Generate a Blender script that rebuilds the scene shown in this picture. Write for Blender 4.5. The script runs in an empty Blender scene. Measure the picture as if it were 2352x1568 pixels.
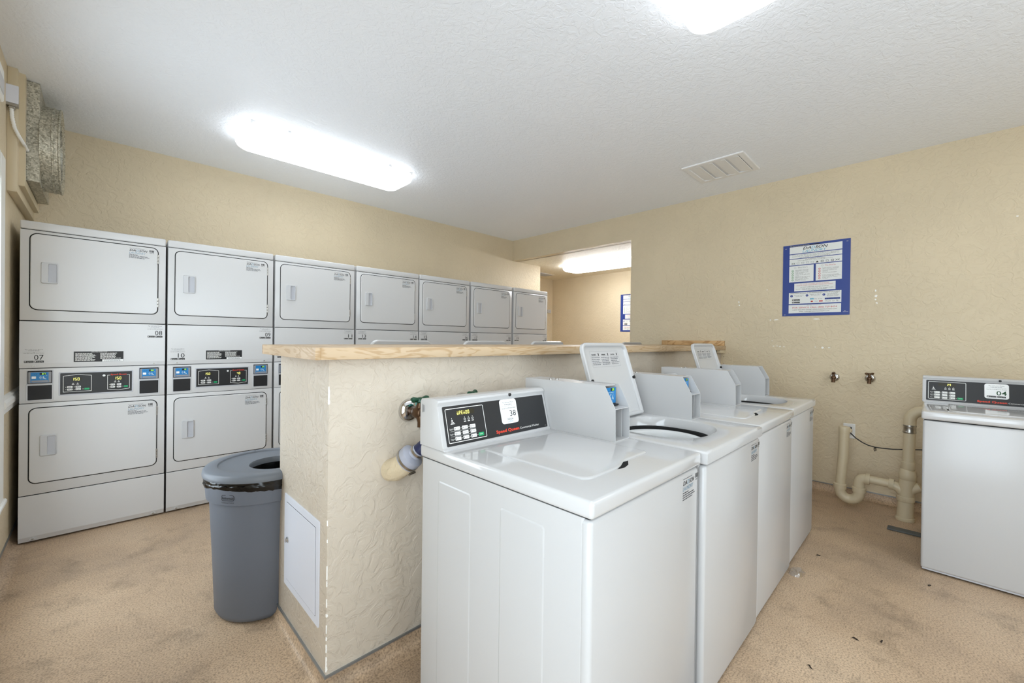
import bpy, bmesh, math, random
from mathutils import Vector, Matrix
SC = bpy.context.scene
COL = SC.collection
random.seed(7)
PI = math.pi

# ------------------------------------------------------------------ camera
def make_camera():
    a, t, r = (math.radians(v) for v in (45.32544, -0.27607, 0.72773))
    F = Vector((math.cos(a), math.sin(a), 0)); R = Vector((math.sin(a), -math.cos(a), 0)); U = Vector((0, 0, 1))
    F, U = F*math.cos(t)+U*math.sin(t), U*math.cos(t)-F*math.sin(t)
    R, U = R*math.cos(r)+U*math.sin(r), U*math.cos(r)-R*math.sin(r)
    cd = bpy.data.cameras.new('camera'); co = bpy.data.objects.new('camera', cd); COL.objects.link(co)
    m = Matrix((R, U, -F)).transposed().to_4x4(); m.translation = Vector((-4.54399, -4.60401, 1.29329))
    co.matrix_world = m
    cd.sensor_width = 36; cd.sensor_fit = 'HORIZONTAL'; cd.lens = 953.46*36/2352; cd.clip_start = 0.02
    SC.camera = co
make_camera()

# ------------------------------------------------------------------ world, daylight, exposure
LAMP = 3.5; ALCOVE_LAMP = 11.5          # emission of the ceiling light diffusers
w = bpy.data.worlds.new('daylight'); SC.world = w; w.use_nodes = True
bg = w.node_tree.nodes['Background']; bg.inputs[0].default_value = (0.80, 0.91, 1.0, 1); bg.inputs[1].default_value = 4.8
for n, (loc, rot, sx, sy) in {'window_daylight': ((-5.10, -1.78, 1.24), (0, -PI/2, 0), 1.75, 1.1),
                              'added_left_daylight': ((-5.10, -4.65, 1.2), (0, -PI/2, 0), 1.9, 1.5),  # portal of the added left window, out of view
                              'added_front_daylight': ((-3.2, -7.06, 1.4), (PI/2, 0, 0), 2.2, 1.5)}.items():  # portal of the added front window, out of view
    ld = bpy.data.lights.new(n, 'AREA'); ld.shape = 'RECTANGLE'; ld.size = sx; ld.size_y = sy; ld.cycles.is_portal = True
    lo = bpy.data.objects.new(n, ld); COL.objects.link(lo); lo.location = loc; lo.rotation_euler = rot
SC.view_settings.view_transform = 'Standard'; SC.view_settings.look = 'None'
SC.view_settings.gamma = 1; SC.view_settings.use_curve_mapping = False
SC.view_settings.exposure = 0.56
SC.cycles.max_bounces = 10; SC.cycles.diffuse_bounces = 7; SC.cycles.glossy_bounces = 4
SC.cycles.use_denoising = True
SC.cycles.sample_clamp_indirect = 6

# ------------------------------------------------------------------ materials
MATS = {}
def srgb(r, g, b):
    f = lambda c: c/12.92 if c <= .04045 else ((c+.055)/1.055)**2.4
    return (f(r/255), f(g/255), f(b/255), 1)
def mat(name, col, rough=.5, metal=0, spec=.5, emit=0, bump=None, coat=0):
    m = bpy.data.materials.new(name); m.use_nodes = True; nt = m.node_tree; b = nt.nodes['Principled BSDF']
    c = srgb(*col) if max(col) > 1 else (*col, 1)
    b.inputs['Base Color'].default_value = c; b.inputs['Roughness'].default_value = rough
    b.inputs['Metallic'].default_value = metal; b.inputs['Specular IOR Level'].default_value = spec
    if coat: b.inputs['Coat Weight'].default_value = coat; b.inputs['Coat Roughness'].default_value = .08
    if emit: b.inputs['Emission Color'].default_value = c; b.inputs['Emission Strength'].default_value = emit
    if bump:
        N = nt.nodes.new; L = nt.links.new
        tc = N('ShaderNodeTexCoord'); no = N('ShaderNodeTexNoise'); bp = N('ShaderNodeBump')
        no.inputs['Scale'].default_value = bump[0]; no.inputs['Detail'].default_value = 3
        bp.inputs['Strength'].default_value = bump[1]; bp.inputs['Distance'].default_value = bump[2]
        L(tc.outputs['Object'], no.inputs['Vector']); L(no.outputs['Fac'], bp.inputs['Height']); L(bp.outputs['Normal'], b.inputs['Normal'])
    MATS[name] = m; return m
def N_(m): return m.node_tree, m.node_tree.nodes.new, m.node_tree.links.new, m.node_tree.nodes['Principled BSDF']
def ramp(N, stops):
    r = N('ShaderNodeValToRGB'); e = r.color_ramp.elements
    while len(e) < len(stops): e.new(.5)
    for x, (p, c) in zip(e, stops): x.position = p; x.color = c
    return r

def plaster(name, col, var=.06, scale=16, strength=.5):
    """trowelled wall plaster: painted colour with faint mottling, skip-trowel relief"""
    m = mat(name, col, .42, spec=.35); nt, N, L, b = N_(m)
    tc = N('ShaderNodeTexCoord')
    n1 = N('ShaderNodeTexNoise'); n1.inputs['Scale'].default_value = 1.6; n1.inputs['Detail'].default_value = 4
    c = srgb(*col); d = tuple(x*(1-var) for x in c[:3])+(1,); e = tuple(min(1, x*(1+var*.5)) for x in c[:3])+(1,)
    r = ramp(N, [(.3, d), (.7, e)])
    L(tc.outputs['Object'], n1.inputs['Vector']); L(n1.outputs['Fac'], r.inputs['Fac']); L(r.outputs['Color'], b.inputs['Base Color'])
    n2 = N('ShaderNodeTexNoise'); n2.inputs['Scale'].default_value = scale; n2.inputs['Detail'].default_value = 5
    n2.inputs['Roughness'].default_value = .55; n2.inputs['Distortion'].default_value = 1.4
    rr = ramp(N, [(.42, (0, 0, 0, 1)), (.56, (1, 1, 1, 1))])
    n3 = N('ShaderNodeTexNoise'); n3.inputs['Scale'].default_value = scale*7; n3.inputs['Detail'].default_value = 2
    ad = N('ShaderNodeMath'); ad.operation = 'MULTIPLY_ADD'; ad.inputs[1].default_value = .35
    L(tc.outputs['Object'], n2.inputs['Vector']); L(tc.outputs['Object'], n3.inputs['Vector'])
    L(n2.outputs['Fac'], rr.inputs['Fac']); L(n3.outputs['Fac'], ad.inputs[0]); L(rr.outputs['Color'], ad.inputs[2])
    bp = N('ShaderNodeBump'); bp.inputs['Strength'].default_value = strength; bp.inputs['Distance'].default_value = .004
    L(ad.outputs[0], bp.inputs['Height']); L(bp.outputs['Normal'], b.inputs['Normal'])
    return m
plaster('wall_paint', (214, 199, 170))
plaster('partition_paint', (205, 194, 178))
plaster('alcove_ceiling_paint', (240, 232, 212), .02, 14, .7)
plaster('ceiling_paint', (243, 247, 253), .01, 22, .35)
mat('trim_paint', (208, 194, 164), .4)

def floor_mat():
    m = mat('epoxy_floor', (160, 130, 100), .42, spec=.35); nt, N, L, b = N_(m)
    tc = N('ShaderNodeTexCoord')
    n1 = N('ShaderNodeTexNoise'); n1.inputs['Scale'].default_value = 1.3; n1.inputs['Detail'].default_value = 6; n1.inputs['Roughness'].default_value = .6
    r1 = ramp(N, [(.3, srgb(158, 137, 116)), (.5, srgb(184, 159, 132)), (.72, srgb(200, 176, 149))])
    n2 = N('ShaderNodeTexNoise'); n2.inputs['Scale'].default_value = 150; n2.inputs['Detail'].default_value = 2
    r2 = ramp(N, [(.32, (.50, .48, .46, 1)), (.5, (.97, .97, .97, 1)), (.7, (1.22, 1.2, 1.16, 1))])
    n4 = N('ShaderNodeTexNoise'); n4.inputs['Scale'].default_value = 5; n4.inputs['Detail'].default_value = 7; n4.inputs['Roughness'].default_value = .7
    r4 = ramp(N, [(.32, (.58, .58, .58, 1)), (.48, (1, 1, 1, 1))])
    mx = N('ShaderNodeMix'); mx.data_type = 'RGBA'; mx.blend_type = 'MULTIPLY'; mx.inputs[0].default_value = .8
    m2 = N('ShaderNodeMix'); m2.data_type = 'RGBA'; m2.blend_type = 'MULTIPLY'; m2.inputs[0].default_value = .7
    for n in (n1, n2, n4): L(tc.outputs['Object'], n.inputs['Vector'])
    L(n1.outputs['Fac'], r1.inputs['Fac']); L(n2.outputs['Fac'], r2.inputs['Fac']); L(n4.outputs['Fac'], r4.inputs['Fac'])
    L(r1.outputs['Color'], mx.inputs[6]); L(r2.outputs['Color'], mx.inputs[7])
    L(mx.outputs[2], m2.inputs[6]); L(r4.outputs['Color'], m2.inputs[7]); L(m2.outputs[2], b.inputs['Base Color'])
    bp = N('ShaderNodeBump'); bp.inputs['Strength'].default_value = .5; bp.inputs['Distance'].default_value = .002
    L(n2.outputs['Fac'], bp.inputs['Height']); L(bp.outputs['Normal'], b.inputs['Normal'])
floor_mat()

def wood_mat(name, c0, c1, scale):
    m = mat(name, c0, .4, spec=.4); nt, N, L, b = N_(m)
    tc = N('ShaderNodeTexCoord'); mp = N('ShaderNodeMapping'); mp.inputs['Scale'].default_value = scale
    no = N('ShaderNodeTexNoise'); no.inputs['Scale'].default_value = 2.2; no.inputs['Detail'].default_value = 3; no.inputs['Distortion'].default_value = 1.2
    wv = N('ShaderNodeMath'); wv.operation = 'MULTIPLY'; wv.inputs[1].default_value = 40
    sn = N('ShaderNodeMath'); sn.operation = 'SINE'
    r = ramp(N, [(.0, srgb(*c1)), (.55, srgb(*c0)), (1, srgb(*c0))])
    ma = N('ShaderNodeMath'); ma.operation = 'MULTIPLY_ADD'; ma.inputs[1].default_value = .5; ma.inputs[2].default_value = .5
    L(tc.outputs['Object'], mp.inputs['Vector']); L(mp.outputs['Vector'], no.inputs['Vector']); L(no.outputs['Fac'], wv.inputs[0])
    L(wv.outputs[0], sn.inputs[0]); L(sn.outputs[0], ma.inputs[0]); L(ma.outputs[0], r.inputs['Fac']); L(r.outputs['Color'], b.inputs['Base Color'])
wood_mat('maple', (202, 178, 146), (184, 154, 116), (1.2, 1.2, 9))
wood_mat('maple_end', (200, 160, 112), (150, 104, 60), (9, 9, 9))
wood_mat('plywood', (206, 170, 122), (176, 136, 88), (5, 1.2, 2))

mat('enamel', (190, 190, 190), .22, spec=.5); mat('lit_dryer_enamel', (207, 207, 207), .24, spec=.5)  # dryer copy of the enamel, lightened to stand in for missing light
mat('enamel_deck', (194, 194, 194), .10, spec=.5, coat=.4)
mat('white_plastic', (196, 197, 199), .35)
mat('recess_plastic', (186, 188, 194), .5)
mat('seam', (26, 26, 26), .8, spec=.2)
mat('black_panel', (33, 34, 36), .38, bump=(400, .15, .0006))
mat('black', (14, 14, 15), .4)
mat('dark_slot', (22, 22, 24), .6, bump=(250, .3, .001))
mat('ink', (30, 30, 32), .6); mat('grey_ink', (120, 122, 126), .6); mat('mid_ink', (80, 82, 86), .6)
mat('paper', (240, 241, 240), .5); mat('clear_label', (226, 227, 228), .3)
mat('print_white', (236, 236, 232), .5); mat('print_red', (225, 66, 42), .5); mat('print_green', (18, 160, 100), .45)
mat('print_blue', (120, 152, 172), .5); mat('logo_blue', (96, 172, 200), .5); mat('poster_blue', (36, 62, 138), .35); mat('poster_white', (226, 228, 226), .4)
mat('dark_green_ink', (24, 74, 40), .5); mat('sign_red', (196, 52, 52), .5); mat('sign_green', (46, 140, 62), .5)
mat('reader_blue', (20, 122, 186), .35); mat('reader_grey', (140, 142, 146), .4); mat('reader_light', (178, 200, 214), .4)
mat('led_yellow', (226, 222, 120), .5, emit=.7); mat('led_dim', (120, 108, 40), .5, emit=.25); mat('led_green', (170, 235, 90), .5, emit=.7)
mat('led_back', (40, 36, 14), .4); mat('led_dot', (226, 226, 214), .5)
mat('chrome', (205, 205, 205), .12, metal=1); mat('steel', (175, 172, 166), .3, metal=1); mat('brass', (92, 70, 52), .35, metal=.8)
mat('handle_green', (16, 70, 48), .4); mat('valve_teal', (70, 170, 165), .4)
mat('grey_plastic', (104, 110, 121), .5, bump=(120, .15, .001)); mat('lid_plastic', (112, 118, 127), .45, bump=(90, .12, .001))
mat('trash_bag', (10, 10, 11), .18); mat('hose_blue', (34, 42, 78), .35); mat('rubber_grey', (168, 172, 186), .5)
mat('pipe_paint', (208, 194, 164), .38, bump=(60, .15, .002)); mat('panel_white', (220, 224, 235), .4)
mat('bar_grey', (92, 94, 92), .7, bump=(60, .5, .003)); mat('lint', (40, 30, 22), .9)
mat('tub_steel', (150, 152, 154), .35, metal=.7); mat('tub_ring', (214, 216, 216), .3)
mat('chip_white', (246, 245, 240), .7)
mat('casing_white', (238, 238, 234), .35); mat('trim_metal', (150, 154, 156), .35, metal=.7)
mat('fixture_white', (236, 236, 236), .4)
mat('diffuser', (244, 250, 255), .4, emit=LAMP); mat('diffuser_alcove', (246, 250, 255), .4, emit=ALCOVE_LAMP)
def galv():
    m = mat('galvanized', (150, 150, 142), .42, metal=.5); nt, N, L, b = N_(m)
    tc = N('ShaderNodeTexCoord'); v = N('ShaderNodeTexVoronoi'); v.inputs['Scale'].default_value = 130
    r = ramp(N, [(.1, srgb(138, 134, 118)), (.9, srgb(214, 210, 194))])
    L(tc.outputs['Object'], v.inputs['Vector']); L(v.outputs['Color'], r.inputs['Fac']); L(r.outputs['Color'], b.inputs['Base Color'])
galv()
def glass():
    m = bpy.data.materials.new('window_glass'); m.use_nodes = True; nt = m.node_tree; nt.nodes.clear()
    o = nt.nodes.new('ShaderNodeOutputMaterial'); t = nt.nodes.new('ShaderNodeBsdfTransparent'); g = nt.nodes.new('ShaderNodeBsdfGlossy'); x = nt.nodes.new('ShaderNodeMixShader')
    g.inputs['Roughness'].default_value = .02; x.inputs[0].default_value = .06
    nt.links.new(t.outputs[0], x.inputs[1]); nt.links.new(g.outputs[0], x.inputs[2]); nt.links.new(x.outputs[0], o.inputs[0]); MATS['window_glass'] = m
    c = m.copy(); c.name = 'clear_film'; c.node_tree.nodes['Mix Shader'].inputs[0].default_value = .35; MATS['clear_film'] = c
glass()

# ------------------------------------------------------------------ mesh builder
class B:
    def __init__(s): s.v = []; s.f = []; s.fm = []; s.fs = []
    def add(s, vs, fs, m, smooth=False):
        o = len(s.v); s.v += [tuple(v) for v in vs]
        for i, f in enumerate(fs):
            s.f.append([o+k for k in f]); s.fm.append(m); s.fs.append(smooth if isinstance(smooth, bool) else smooth[i])
    def box(s, x0, x1, y0, y1, z0, z1, m, r=0, seg=2):
        if r <= 0:
            vs = [(x, y, z) for x in (x0, x1) for y in (y0, y1) for z in (z0, z1)]
            s.add(vs, [(0, 1, 3, 2), (4, 6, 7, 5), (0, 4, 5, 1), (2, 3, 7, 6), (0, 2, 6, 4), (1, 5, 7, 3)], m); return
        bm = bmesh.new(); bmesh.ops.create_cube(bm, size=1)
        for v in bm.verts: v.co = Vector(((x0+x1)/2+v.co.x*(x1-x0), (y0+y1)/2+v.co.y*(y1-y0), (z0+z1)/2+v.co.z*(z1-z0)))
        bmesh.ops.bevel(bm, geom=bm.edges[:], offset=r, segments=seg, affect='EDGES', profile=.5)
        bm.verts.index_update(); bm.normal_update()
        fs = [[v.index for v in f.verts] for f in bm.faces]
        sm = [max(abs(c) for c in f.normal) < .999 for f in bm.faces]
        s.add([v.co[:] for v in bm.verts], fs, m, sm); bm.free()
    def loops(s, L, m, cap0=True, cap1=True, smooth=True, closed=True):
        """skin a list of equal-length point loops"""
        n = len(L[0]); vs = [p for l in L for p in l]; fs = []; sm = []
        for i in range(len(L)-1):
            for k in range(n if closed else n-1):
                k2 = (k+1) % n; fs.append((i*n+k, i*n+k2, (i+1)*n+k2, (i+1)*n+k)); sm.append(smooth)
        if cap0: fs.append(tuple(range(n))[::-1]); sm.append(False)
        if cap1: fs.append(tuple((len(L)-1)*n+k for k in range(n))); sm.append(False)
        s.add(vs, fs, m, sm)
    def tube(s, path, r, m, n=16, caps=True):
        path = [Vector(p) for p in path]; rs = r if isinstance(r, (list, tuple)) else [r]*len(path); L = []; up = None
        for i, p in enumerate(path):
            d = (path[min(i+1, len(path)-1)]-path[max(i-1, 0)]).normalized()
            if up is None: up = Vector((0, 0, 1)) if abs(d.z) < .9 else Vector((1, 0, 0))
            a = d.cross(up).normalized(); b = a.cross(d).normalized(); up = b
            L.append([p+a*rs[i]*math.cos(2*PI*k/n)+b*rs[i]*math.sin(2*PI*k/n) for k in range(n)])
        s.loops(L, m, caps, caps)
    def lathe(s, prof, m, c=(0, 0, 0), ax='z', n=32, cap0=True, cap1=True):
        """prof: list of (radius, height)"""
        def P(r, h, k):
            a, b = r*math.cos(2*PI*k/n), r*math.sin(2*PI*k/n)
            return (c[0]+a, c[1]+b, c[2]+h) if ax == 'z' else (c[0]+h, c[1]+a, c[2]+b) if ax == 'x' else (c[0]+b, c[1]+h, c[2]+a)
        s.loops([[P(r, h, k) for k in range(n)] for r, h in prof], m, cap0, cap1)
    def build(s, name, parent=None):
        return link(s.mesh(name), name, parent)
    def mesh(s, name):
        me = bpy.data.meshes.new(name); me.from_pydata(s.v, [], s.f)
        used = sorted(set(s.fm))
        for k in used: me.materials.append(MATS[k])
        idx = {k: i for i, k in enumerate(used)}
        me.polygons.foreach_set('material_index', [idx[k] for k in s.fm]); me.polygons.foreach_set('use_smooth', s.fs)
        me.update()
        bm = bmesh.new(); bm.from_mesh(me); bmesh.ops.recalc_face_normals(bm, faces=bm.faces); bm.to_mesh(me); bm.free()
        if any(s.fs): me.set_sharp_from_angle(angle=math.radians(40))
        return me
def link(me, name, parent=None):
    o = bpy.data.objects.new(name, me); COL.objects.link(o); o.parent = parent; return o
MC = {}
def part(name, parent, key, fn):
    """a part; its mesh is built once per key and shared"""
    if key not in MC:
        b = B(); fn(b); MC[key] = b.mesh(name)
    return link(MC[key], name, parent)
def thing(name, label, cat, loc=(0, 0, 0), rz=0, group=None):
    o = bpy.data.objects.new(name, None); COL.objects.link(o); o.location = loc; o.rotation_euler = (0, 0, rz)
    o['label'] = label; o['category'] = cat
    if group: o['group'] = group
    o.empty_display_size = .1
    return o
def tag(o, label, cat, group=None):
    o['label'] = label; o['category'] = cat
    if group: o['group'] = group
    return o
def struct(b, name, parent=None):
    o = b.build(name, parent)
    if parent is None: o['kind'] = 'structure'
    return o
def rr(x0, x1, z0, z1, r, n=6):
    """rounded rectangle, counter-clockwise 2D points; r: one radius or four (bl, br, tr, tl)"""
    rs = r if isinstance(r, (tuple, list)) else (r,)*4; P = []
    for (cx, cz, a, q) in ((x0+rs[0], z0+rs[0], PI, rs[0]), (x1-rs[1], z0+rs[1], 1.5*PI, rs[1]), (x1-rs[2], z1-rs[2], 0, rs[2]), (x0+rs[3], z1-rs[3], .5*PI, rs[3])):
        for k in range(n+1):
            t = a+.5*PI*k/n; P.append((cx+q*math.cos(t), cz+q*math.sin(t)))
    return P
def plate(b, x0, x1, z0, z1, r, y0, y1, m, c=.0015):
    """rounded plate standing in XZ, front face at y0 (towards -Y) with an eased edge"""
    f = lambda l, y: [(x, y, z) for x, z in l]
    big = rr(x0, x1, z0, z1, r); small = rr(x0+c, x1-c, z0+c, z1-c, max(r-c, .0004))
    b.loops([f(big, y1), f(big, y0+c), f(small, y0)], m, True, True, True)

class Print:
    """flat print on a face: O origin, U right, V up; every element sits a hair above the face"""
    def __init__(s, b, O, U, V, lift=.0004, fn=None):
        s.b = b; s.O = Vector(O); s.U = Vector(U).normalized(); s.V = Vector(V).normalized(); s.N = s.U.cross(s.V); s.l = lift; s.fn = fn
    def P(s, u, v, k=1):
        if s.fn: return s.fn(u, v, s.l*k)
        return s.O+s.U*u+s.V*v+s.N*(s.l*k)
    def poly(s, pts, m, k=1): s.b.add([s.P(u, v, k) for u, v in pts], [tuple(range(len(pts)))], m)
    def rect(s, u0, v0, u1, v1, m, k=1, r=0): s.poly(rr(u0, u1, v0, v1, r, 4) if r else [(u0, v0), (u1, v0), (u1, v1), (u0, v1)], m, k)
    def frame(s, u0, v0, u1, v1, t, m, k=1, r=.004):
        a = rr(u0, u1, v0, v1, r, 4); c = rr(u0+t, u1-t, v0+t, v1-t, max(r-t, .0005), 4); n = len(a)
        s.b.add([s.P(u, v, k) for u, v in a+c], [(i, (i+1) % n, n+(i+1) % n, n+i) for i in range(n)], m)
    def ring(s, u, v, r, t, m, k=1, a0=0, a1=2*PI, n=14):
        A = [a0+(a1-a0)*i/n for i in range(n+1)]
        s.b.add([s.P(u+q*math.cos(a), v+q*math.sin(a), k) for q in (r, r-t) for a in A], [(i, i+1, n+2+i, n+1+i) for i in range(n)], m)
    def disc(s, u, v, r, m, k=1, n=12): s.poly([(u+r*math.cos(2*PI*i/n), v+r*math.sin(2*PI*i/n)) for i in range(n)], m, k)
    def text(s, t, u, v, h, m, k=1, align='l', w=None, bold=0, shear=0):
        """cap height h, baseline at v; w stretches to a width"""
        vs, fs, W = glyphs(t, bold, shear); sx = (w/W) if w else h; tw = W*sx
        u -= {'l': 0, 'c': tw/2, 'r': tw}[align]
        s.b.add([s.P(u+x*sx, v+y*h, k) for x, y in vs], fs, m)
    def greek(s, u0, u1, v, h, m, k=1, seed=0):
        """a line of print too small to read in the photograph"""
        R = random.Random(seed*131+int(u0*1e4)+int(v*1e5)); u = u0
        while u < u1-h:
            e = min(u1, u+h*R.uniform(1.5, 5)); s.rect(u, v, e, v+h, m, k); u = e+h*.7
    def seg7(s, ch, u, v, h, m, dim=None, k=1):
        w = h*.52; t = h*.13
        S = {'a': (t*.4, h-t, w-t*.4, h), 'd': (t*.4, 0, w-t*.4, t), 'g': (t*.4, h/2-t/2, w-t*.4, h/2+t/2), 'f': (0, h/2, t, h-t*.3), 'e': (0, t*.3, t, h/2), 'b': (w-t, h/2, w, h-t*.3), 'c': (w-t, t*.3, w, h/2)}
        on = {'0': 'abcdef', '1': 'bc', '2': 'abged', '3': 'abgcd', '4': 'fgbc', '5': 'afgcd', '7': 'abc', '8': 'abcdefg', '9': 'abfgcd', 'o': 'cdeg', 'P': 'abefg', 'E': 'adefg', 'n': 'ceg', ' ': '', '6': 'afgedc'}[ch]
        for q, (a, b_, c, d) in S.items():
            if q in on: s.rect(u+a, v+b_, u+c, v+d, m, k)
            elif dim: s.rect(u+a, v+b_, u+c, v+d, dim, k)
        return w*1.35
GC = {}
def glyphs(t, bold, shear):
    key = (t, bold, shear)
    if key not in GC:
        cu = bpy.data.curves.new('t', 'FONT'); cu.body = t; cu.resolution_u = 2; cu.offset = bold; cu.shear = shear; cu.size = 1; cu.fill_mode = 'FRONT'
        o = bpy.data.objects.new('t', cu); me = bpy.data.meshes.new_from_object(o)
        vs = [(v.co.x, v.co.y) for v in me.vertices]; fs = [tuple(p.vertices) for p in me.polygons]
        bpy.data.objects.remove(o); bpy.data.curves.remove(cu); bpy.data.meshes.remove(me)
        cap = .729; x0 = min(v[0] for v in vs); x1 = max(v[0] for v in vs)
        GC[key] = ([((x-x0)/cap, y/cap) for x, y in vs], fs, (x1-x0)/cap)
    return GC[key]
def arc(c, r, a0, a1, n, f): return [f(c[0]+r*math.cos(a0+(a1-a0)*i/n), c[1]+r*math.sin(a0+(a1-a0)*i/n)) for i in range(n+1)]

# ------------------------------------------------------------------ room shell
H = 2.8247; HA = 2.515; YO = -2.036; XL = -4.937; YB = -6.9
def slab_hole(name, ax, t0, t1, u, v, m):
    """wall slab with one opening; u, v: four coordinates each, the middle cell is open. ax 'x': (t,u,v) -> (x,y,z); 'y': (u,t,v)"""
    b = B(); V = []; F = []
    q = lambda t, a, c: (t, a, c) if ax == 'x' else (a, t, c)
    for t in (t0, t1):
        for a in u:
            for c in v: V.append(q(t, a, c))
    I = lambda s, i, j: s*16+i*4+j
    for s in (0, 1):
        for i in range(3):
            for j in range(3):
                if (i, j) != (1, 1): F.append((I(s, i, j), I(s, i+1, j), I(s, i+1, j+1), I(s, i, j+1)))
    ring = lambda P: [F.append((I(0, *P[k]), I(0, *P[(k+1) % len(P)]), I(1, *P[(k+1) % len(P)]), I(1, *P[k]))) for k in range(len(P))]
    ring([(1, 1), (2, 1), (2, 2), (1, 2)])
    ring([(0, 0), (1, 0), (2, 0), (3, 0), (3, 1), (3, 2), (3, 3), (2, 3), (1, 3), (0, 3), (0, 2), (0, 1)])
    b.add(V, F, m); return struct(b, name)
b = B(); b.box(-5.1, 2.12, -7.05, 1.0, -.1, 0, 'epoxy_floor'); struct(b, 'floor')
b = B(); b.box(-5.1, .12, -7.05, .12, H, H+.1, 'ceiling_paint'); struct(b, 'ceiling')
b = B(); b.box(.1, 2.12, -3.2, 1.0, HA, HA+.1, 'alcove_ceiling_paint'); struct(b, 'ceiling_alcove')
slab_hole('wall_left', 'x', XL-.12, XL, (-3.2, -2.28, -1.26, .12), (0, .40, 2.08, H), 'wall_paint')
slab_hole('wall_left_near', 'x', XL-.12, XL, (-7.05, -5.4, -3.9, -3.2), (0, .25, 2.15, H), 'wall_paint')  # opening cut for an added, unseen window
slab_hole('wall_front', 'y', YB-.12, YB, (XL, -4.3, -2.1, 0), (0, .65, 2.15, H), 'wall_paint')  # unseen wall; its opening is added to let fill light in
def prism(b, pts, f, a, c, m):
    b.loops([[f(x, y, a) for x, y in pts], [f(x, y, c) for x, y in pts]], m, True, True, False)
b = B(); prism(b, [(XL, 0), (.65, 0), (.65, .96), (.53, .96), (.53, .12), (XL, .12)], lambda x, y, z: (x, y, z), 0, H, 'wall_paint'); struct(b, 'wall_rear')
b = B(); prism(b, [(YB-.12, 0), (YO, 0), (YO, HA), (0, HA), (0, H), (YB-.12, H)], lambda y, z, x: (x, y, z), 0, .12, 'wall_paint'); wall_right = struct(b, 'wall_right')
b = B(); b.box(1.99, 2.11, -3.2, .96, 0, HA, 'wall_paint'); struct(b, 'wall_alcove_right')
b = B(); b.box(.65, 1.99, .844, .96, 0, HA, 'wall_paint'); struct(b, 'wall_alcove_rear')
b = B(); b.box(.12, 1.99, -3.2, -3.08, 0, HA, 'wall_paint'); struct(b, 'wall_alcove_front')
XP, YPF, YPB, ZT = -3.9605, -3.0763, -2.512, 1.255
b = B(); b.box(XP, 0, YPF, YPB, 0, 1.213, 'partition_paint', .0025, 2); wall_pen = struct(b, 'wall_peninsula')
# paint chips: bare white plaster spots where the paint came off
def chip(parent, P, du, dv, seed):
    """P: map (u,v) -> point just proud of the wall"""
    R = random.Random(seed); n = 9; b = B()
    rad = [R.uniform(.55, 1.1) for _ in range(n)]
    o = [P(du*rad[i]*math.cos(2*PI*i/n), dv*rad[i]*math.sin(2*PI*i/n), .0008) for i in range(n)]
    i_ = [P(du*rad[i]*math.cos(2*PI*i/n), dv*rad[i]*math.sin(2*PI*i/n), -.001) for i in range(n)]
    b.loops([i_, o], 'chip_white', True, True, False); b.build('paint_chip', parent)
k = 0
for (y, z, du, dv) in [(-3.238, 1.696, .008, .010), (-3.243, 1.665, .006, .008), (-3.485, 1.80, .008, .005), (-3.517, 1.512, .008, .008), (-3.565, 1.511, .020, .006),
                       (-3.88, 1.511, .030, .005), (-3.545, 1.262, .012, .005), (-3.575, 1.264, .006, .006), (-3.598, 1.261, .010, .006), (-3.63, 1.258, .007, .005),
                       (-3.87, 1.260, .006, .004), (-3.925, 1.256, .013, .010), (-3.97, 1.257, .012, .004), (-4.272, 1.735, .007, .010), (-4.276, 1.692, .010, .012), (-4.272, 1.662, .008, .008), (-4.28, 1.632, .008, .008),
                       (-5.013, 2.20, .008, .006), (-3.533, 1.312, .004, .004)]:
    k += 1; chip(wall_right, lambda u, v, l, y=y, z=z: (-l, y+u, z+v), du, dv, k)
for (z, h, d) in [(1.09, .05, .004), (1.06, .02, .006), (.62, .02, .002), (.555, .012, .002), (.44, .05, .002), (.40, .02, .002), (.33, .03, .002), (.285, .012, .007), (.235, .03, .002), (.20, .014, .003), (.165, .03, .003), (.115, .04, .0035), (.09, .02, .006)]:
    k += 1; R = random.Random(k); b = B(); n = 6; hh = [z+(i/n-.5)*h for i in range(n+1)]
    L = []
    for i, q in enumerate(hh):
        e = .0012 if i in (0, n) else d*R.uniform(.4, 1); e2 = .0012 if i in (0, n) else d*R.uniform(.3, .9)
        L.append([(XP-.0006, YPF+e+.0012, q), (XP+.0001, YPF+.0001, q), (XP+e2+.0012, YPF-.0006, q), (XP+.006, YPF+.006, q)])
    b.loops(L, 'chip_white', True, True, False); b.build('paint_chip', wall_pen)

def cove(name, path, parent=None):
    """coved base: path points with the direction that leaves the wall; profile curls from floor up to a metal strip"""
    b = B(); prof = [(.062, .001), (.040, .004), (.022, .013), (.010, .028), (.005, .045), (.004, .062), (-.004, .062), (-.004, .001)]
    b.loops([[(x+dx*p, y+dy*p, z) for p, z in prof] for (x, y, dx, dy) in path], 'epoxy_floor', True, True, True); struct(b, name)
    t = B(); pr = [(.0065, .060), (.0065, .068), (-.002, .068), (-.002, .060)]
    t.loops([[(x+dx*p, y+dy*p, z) for p, z in pr] for (x, y, dx, dy) in path], 'trim_metal', True, True, False); return t
t = cove('baseboard_left', [(XL, -6.9, 1, 0), (XL, -.02, 1, 0)]); struct(t, 'trim_1')
t = cove('baseboard_right', [(0, -6.9, -1, 0), (0, YPF, -1, 0)]); struct(t, 'trim_2')
t = cove('baseboard_peninsula', [(-.06, YPF, 0, -1), (XP, YPF, -1, -1), (XP, YPB, -1, 1), (-.06, YPB, 0, 1)]); struct(t, 'trim_3')
t = cove('baseboard_alcove', [(1.99, -3.08, -1, 0), (1.99, .84, -1, 0)]); struct(t, 'trim_4')

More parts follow.
